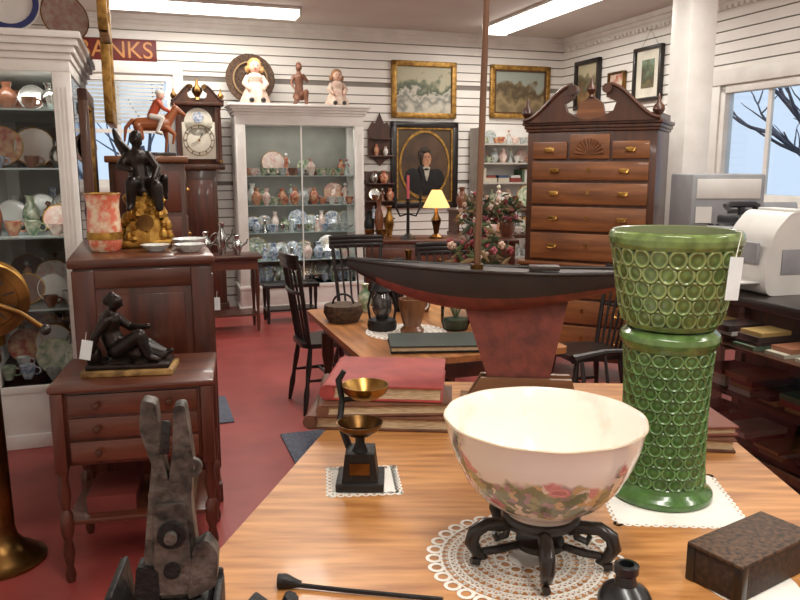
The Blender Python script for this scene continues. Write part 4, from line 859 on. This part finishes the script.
b=B('small_square_doily'); b.slab([(-.08,-.075),(.085,-.085),(.09,.08),(-.075,.085)],0,.001,LACE)
for i in range(9):
    for s_ in(-1,1): b.ring((-.08+i*.0205,s_*.085,0),.005,.0105,.001,LACE,10); b.ring((s_*.086,-.08+i*.0205,0),.005,.0105,.001,LACE,10)
b.done((-.095,1.85,zt),.1)
# marbled box, bottle, poker
MB=mat('marbled_paper',C(98,72,50),.65,col2=C(44,32,25),scale=90,lo=.36,hi=.68)
MB2=mat('marbled_edge',C(66,46,33),.65,col2=C(34,24,19),scale=90,lo=.36,hi=.68)
b=B('marbled_paper_box'); b.box((0,0,.036),(.24,.112,.072),MB2,bev=.004); b.box((0,0,.074),(.246,.118,.008),MB,bev=.003); 
for sx in(-1,1):
    for sy in(-1,1): b.box((sx*.112,sy*.05,.036),(.02,.02,.076),BLACKW,bev=.003)
b.done((.695,1.395,zt+.0015),radians(33))
b=B('corner_doily'); b.slab([(.09*cos(i*pi/16),.09*sin(i*pi/16)) for i in range(32)],0,.001,LACE); b.done((.68,1.36,zt))
b=B('black_glass_bottle'); b.lathe((0,0,0),[(0,0),(.045,0),(.048,.01),(.048,.035),(.04,.05),(.02,.062),(.017,.08),(.022,.084),(.022,.098),(.013,.1),(.012,.07),(0,.06)],mat('black_glass',C(30,32,34),.3,coat=.2),28); b.done((.405,1.255,zt))
b=B('fireplace_poker'); b.tube([(-.2,.03,.006),(-.1,.01,.006),(.08,-.02,.006)],.0045,IRON,8); b.tube([(-.235,.03,.014),(-.22,.03,.014),(-.19,.028,.008)],[.014,.014,.006],IRON,10); b.done((.0,1.315,zt))
# foreground iron press on its stand
b=B('small_iron_top_stand'); b.b2(-.26,.26,-.15,.15,.75,.78,WALNUTD,.005)
for sx in(-1,1):
    for sy in(-1,1): b.b2(sx*.23-.02,sx*.23+.02,sy*.12-.02,sy*.12+.02,0,.75,WALNUTD,.004)
b.done((-.4,.99,0))
b=B('cast_iron_fluting_press')
b.b2(-.085,.085,-.065,.065,0,.02,IRON,.006)
b.box((-.072,0,.1),(.012,.12,.17),IRON,bev=.004,rot=(0,-.14,0)); b.box((.06,0,.08),(.012,.12,.13),IRON,bev=.004)
b.box((0,.055,.085),(.13,.01,.14),IRON,bev=.004); b.box((0,-.055,.06),(.13,.01,.09),IRON,bev=.004); b.box((0,0,.09),(.1,.09,.12),IRON,bev=.01)
# flat upright casting with forked jaws, pivot boss and handle lever
b.prism(rpoly([(-.036,.12),(.04,.12),(.034,.24),(.03,.3),(.036,.36),(.028,.445),(.012,.445),(.008,.38),(.0,.33),(-.008,.38),(-.012,.45),(-.032,.455),(-.036,.41),(-.022,.36),(-.03,.3),(-.04,.22)],.006,3),.03,STEEL)
b.prism(rpoly([(-.028,.16),(.03,.16),(.022,.3),(-.02,.3)],.006,3),.045,STEEL)
b.cyl((.002,.03,.255),.02,.06,IRON,rot=(pi/2,0,0)); b.cyl((.002,.032,.255),.009,.072,STEEL,rot=(pi/2,0,0))
b.cyl((.0,.03,.2),.012,.06,IRON,rot=(pi/2,0,0)); b.ring((.034,-.004,.35),.006,.014,.01,STEEL,14,rot=(pi/2,0,0))
b.prism(rpoly([(.02,.15),(.062,.17),(.066,.22),(.05,.245),(.03,.23)],.008,3),.03,STEEL,(0,-.01,0)); b.prism(rpoly([(-.06,.12),(-.02,.12),(-.02,.2),(-.05,.21)],.008,3),.03,IRON,(0,-.01,0))
b.box((0,-.018,.4),(.012,.006,.05),IRON,rot=(0,.1,0),bev=.002)
b.done((-.335,1.045,.781),.15)
b=B('iron_wood_plane'); b.box((0,0,.05),(.11,.06,.1),IRON,bev=.008); b.tube([(.04,0,.09),(.02,0,.13),(.03,0,.145)],[.014,.012,.012],IRON,8); b.box((-.03,0,.11),(.04,.04,.03),IRON,rot=(0,.5,0),bev=.004); b.done((-.19,1.05,.781),-.3)
# floor mats
MT=mat('blue_grey_mat',C(104,108,120),.95,col2=C(80,84,96),scale=60,bump=.5,bscale=200)
b=B('floor_mat'); b.box((0,0,.006),(.32,.55,.012),MT,bev=.004); b.done((-1.26,4.7,.0),RA)
b=B('floor_mat'); b.box((0,0,.006),(.6,.75,.012),MT,bev=.004); b.done((-.3,4.0,.0),RA)
# ------------------------------------------------------------ right showcase counter
b=B('glass_showcase_counter'); X0,X1,Y0,Y1=2.7,3.3,.9,3.5
b.b2(X0+.03,X1,Y0+.03,Y1-.03,0,.14,BLACKW); b.b2(X0,X1,Y0,Y1,.14,.18,WALNUTD,.004); b.b2(X0-.03,X1+.02,Y0-.02,Y1+.02,.9,.95,BLACKW,.01)
for y in(Y0,(Y0+Y1)/2-.03,Y1-.05):
    for x in(X0,X1-.05): b.b2(x,x+.05,y,y+.05,.18,.9,WALNUTD)
b.b2(X1-.02,X1,Y0,Y1,.18,.9,WALNUTD); b.b2(X0+.02,X0+.025,Y0+.05,Y1-.05,.18,.9,GL)
for z in(.42,.66): b.b2(X0+.04,X1-.03,Y0+.03,Y1-.03,z,z+.015,WALNUTD)
co=b.done(rz=RA)
b=B('assorted_books_and_boxes'); rnd=random.Random(12)
for z in(.181,.436,.676):
    y=Y0+.1
    while y<Y1-.25:
        zz=z; n=rnd.randint(1,4); L_=rnd.uniform(.12,.2)
        for i in range(n):
            h=rnd.uniform(.012,.035)
            if zz+h>z+.2: break
            b.box((X0+.2+rnd.uniform(-.03,.03),y+L_/2,zz+h/2),(rnd.uniform(.18,.28),L_*.9,h),rnd.choice(BC+[DARK,CH[3],BC[4],BC[2]]),rot=(0,0,0)); zz+=h
        y+=L_+.03
b.done(parent=co)
l=bpy.data.lights.new('showcase_light','AREA'); l.shape='RECTANGLE'; l.size=.06; l.size_y=2.3; l.energy=4; l.color=WC; q=bpy.data.objects.new('showcase_light',l); S.collection.objects.link(q); q.parent=co; q.location=(X0+.08,(Y0+Y1)/2,.89)
BEIGE=mat('beige_plastic',C(206,205,200),.4,col2=C(196,195,190)); GREYP=mat('grey_plastic',C(146,148,150),.4,col2=C(132,134,138)); DKP=mat('dark_plastic',C(40,42,46),.35)
b=B('white_desktop_copier')
pr=rpoly([(-.17,0),(.17,0),(.19,.2),(.1,.37),(-.06,.4),(-.15,.3),(-.19,.12)],.04,4)
b.prism(pr,.3,BEIGE,(0,0,0)); b.box((.0,-.152,.16),(.2,.006,.12),GREYP,bev=.002); b.box((.175,0,.1),(.03,.22,.05),DKP,bev=.005); b.box((-.19,0,.2),(.02,.2,.1),GREYP,bev=.005); b.box((.02,0,.395),(.1,.24,.02),BEIGE,bev=.006); b.box((-.22,0,.06),(.14,.22,.01),BEIGE,bev=.003)
b.done((1.86,3.74,.951),radians(15))
b=B('desk_clutter'); b.box((0,0,.03),(.16,.12,.06),DKP,bev=.01); b.box((.12,.08,.015),(.2,.16,.03),BC[2]); b.box((.12,.08,.04),(.18,.14,.02),BC[0]); b.cyl((-.14,.05,0),.035,.1,IRON)
for i in range(5): b.tube([(-.14+.01*i-.02,.05,.02),(-.15+.018*i-.02,.05+.008*i,.17)],.004,rnd.choice([BC[0],BC[1],DKP,BC[4]]),6)
b.done(RP(2.98,2.3,.951),RA)
b=B('office_printer'); b.box((0,0,.1),(.4,.36,.2),BEIGE,bev=.02); b.box((0,.03,.23),(.36,.28,.07),BEIGE,bev=.02); b.box((0,-.185,.08),(.32,.01,.05),DKP); b.box((0,-.21,.05),(.26,.1,.01),BEIGE); b.box((0,-.1,.275),(.28,.12,.02),GREYP,bev=.005); b.done((1.84,4.2,.951),radians(-20))
b=B('black_telephone'); b.box((0,0,.03),(.18,.18,.06),DKP,bev=.015); b.tube([(-.1,0,.1),(-.08,0,.115),(.08,0,.115),(.1,0,.1)],[.026,.018,.018,.026],DKP,10); b.cyl((-.0,0,.05),.02,.05,DKP); b.done((1.89,4.23,1.236),.3)
b=B('service_desk'); b.b2(-.45,.45,-.27,.27,1.08,1.12,WALNUT,.006); b.b2(-.42,-.38,-.25,.25,0,1.08,WALNUTD);b.b2(.38,.42,-.25,.25,0,1.08,WALNUTD);b.b2(-.38,.38,.2,.22,.3,1.08,WALNUTD); b.b2(-.38,.38,-.25,.2,.9,.93,WALNUTD); b.done((2.3,4.95,0),RA)
b=B('computer_tower'); b.box((0,0,.2),(.46,.36,.38),GREYP,bev=.012); b.box((0,-.183,.3),(.4,.006,.12),BEIGE,bev=.002); b.box((.1,-.186,.16),(.2,.006,.03),DKP); b.box((-.15,-.186,.14),(.1,.006,.1),BEIGE); b.box((0,0,.005),(.4,.32,.01),DKP)
for i in range(6): b.box((-.1+.05*i,-.188,.08),(.035,.004,.01),DKP)
b.done((2.03,4.93,1.121),RA-.3)
b=B('fax_machine'); b.box((0,0,.06),(.28,.3,.12),BEIGE,bev=.02); b.box((0,.05,.15),(.24,.14,.07),GREYP,rot=(-.4,0,0),bev=.01); b.box((-.1,-.05,.135),(.05,.2,.03),DKP,bev=.01); b.done((2.5,5.03,1.121),RA-.2)
# ------------------------------------------------------------ camera
cam=bpy.data.cameras.new('cam'); cam.lens=760/800*36; cam.sensor_width=36; cam.clip_start=.05
o=bpy.data.objects.new('camera',cam); S.collection.objects.link(o); o.location=(0,0,1.56); o.rotation_euler=(radians(80),0,0); S.camera=o
S.view_settings.view_transform='Standard'; S.view_settings.look='None'; S.view_settings.exposure=0
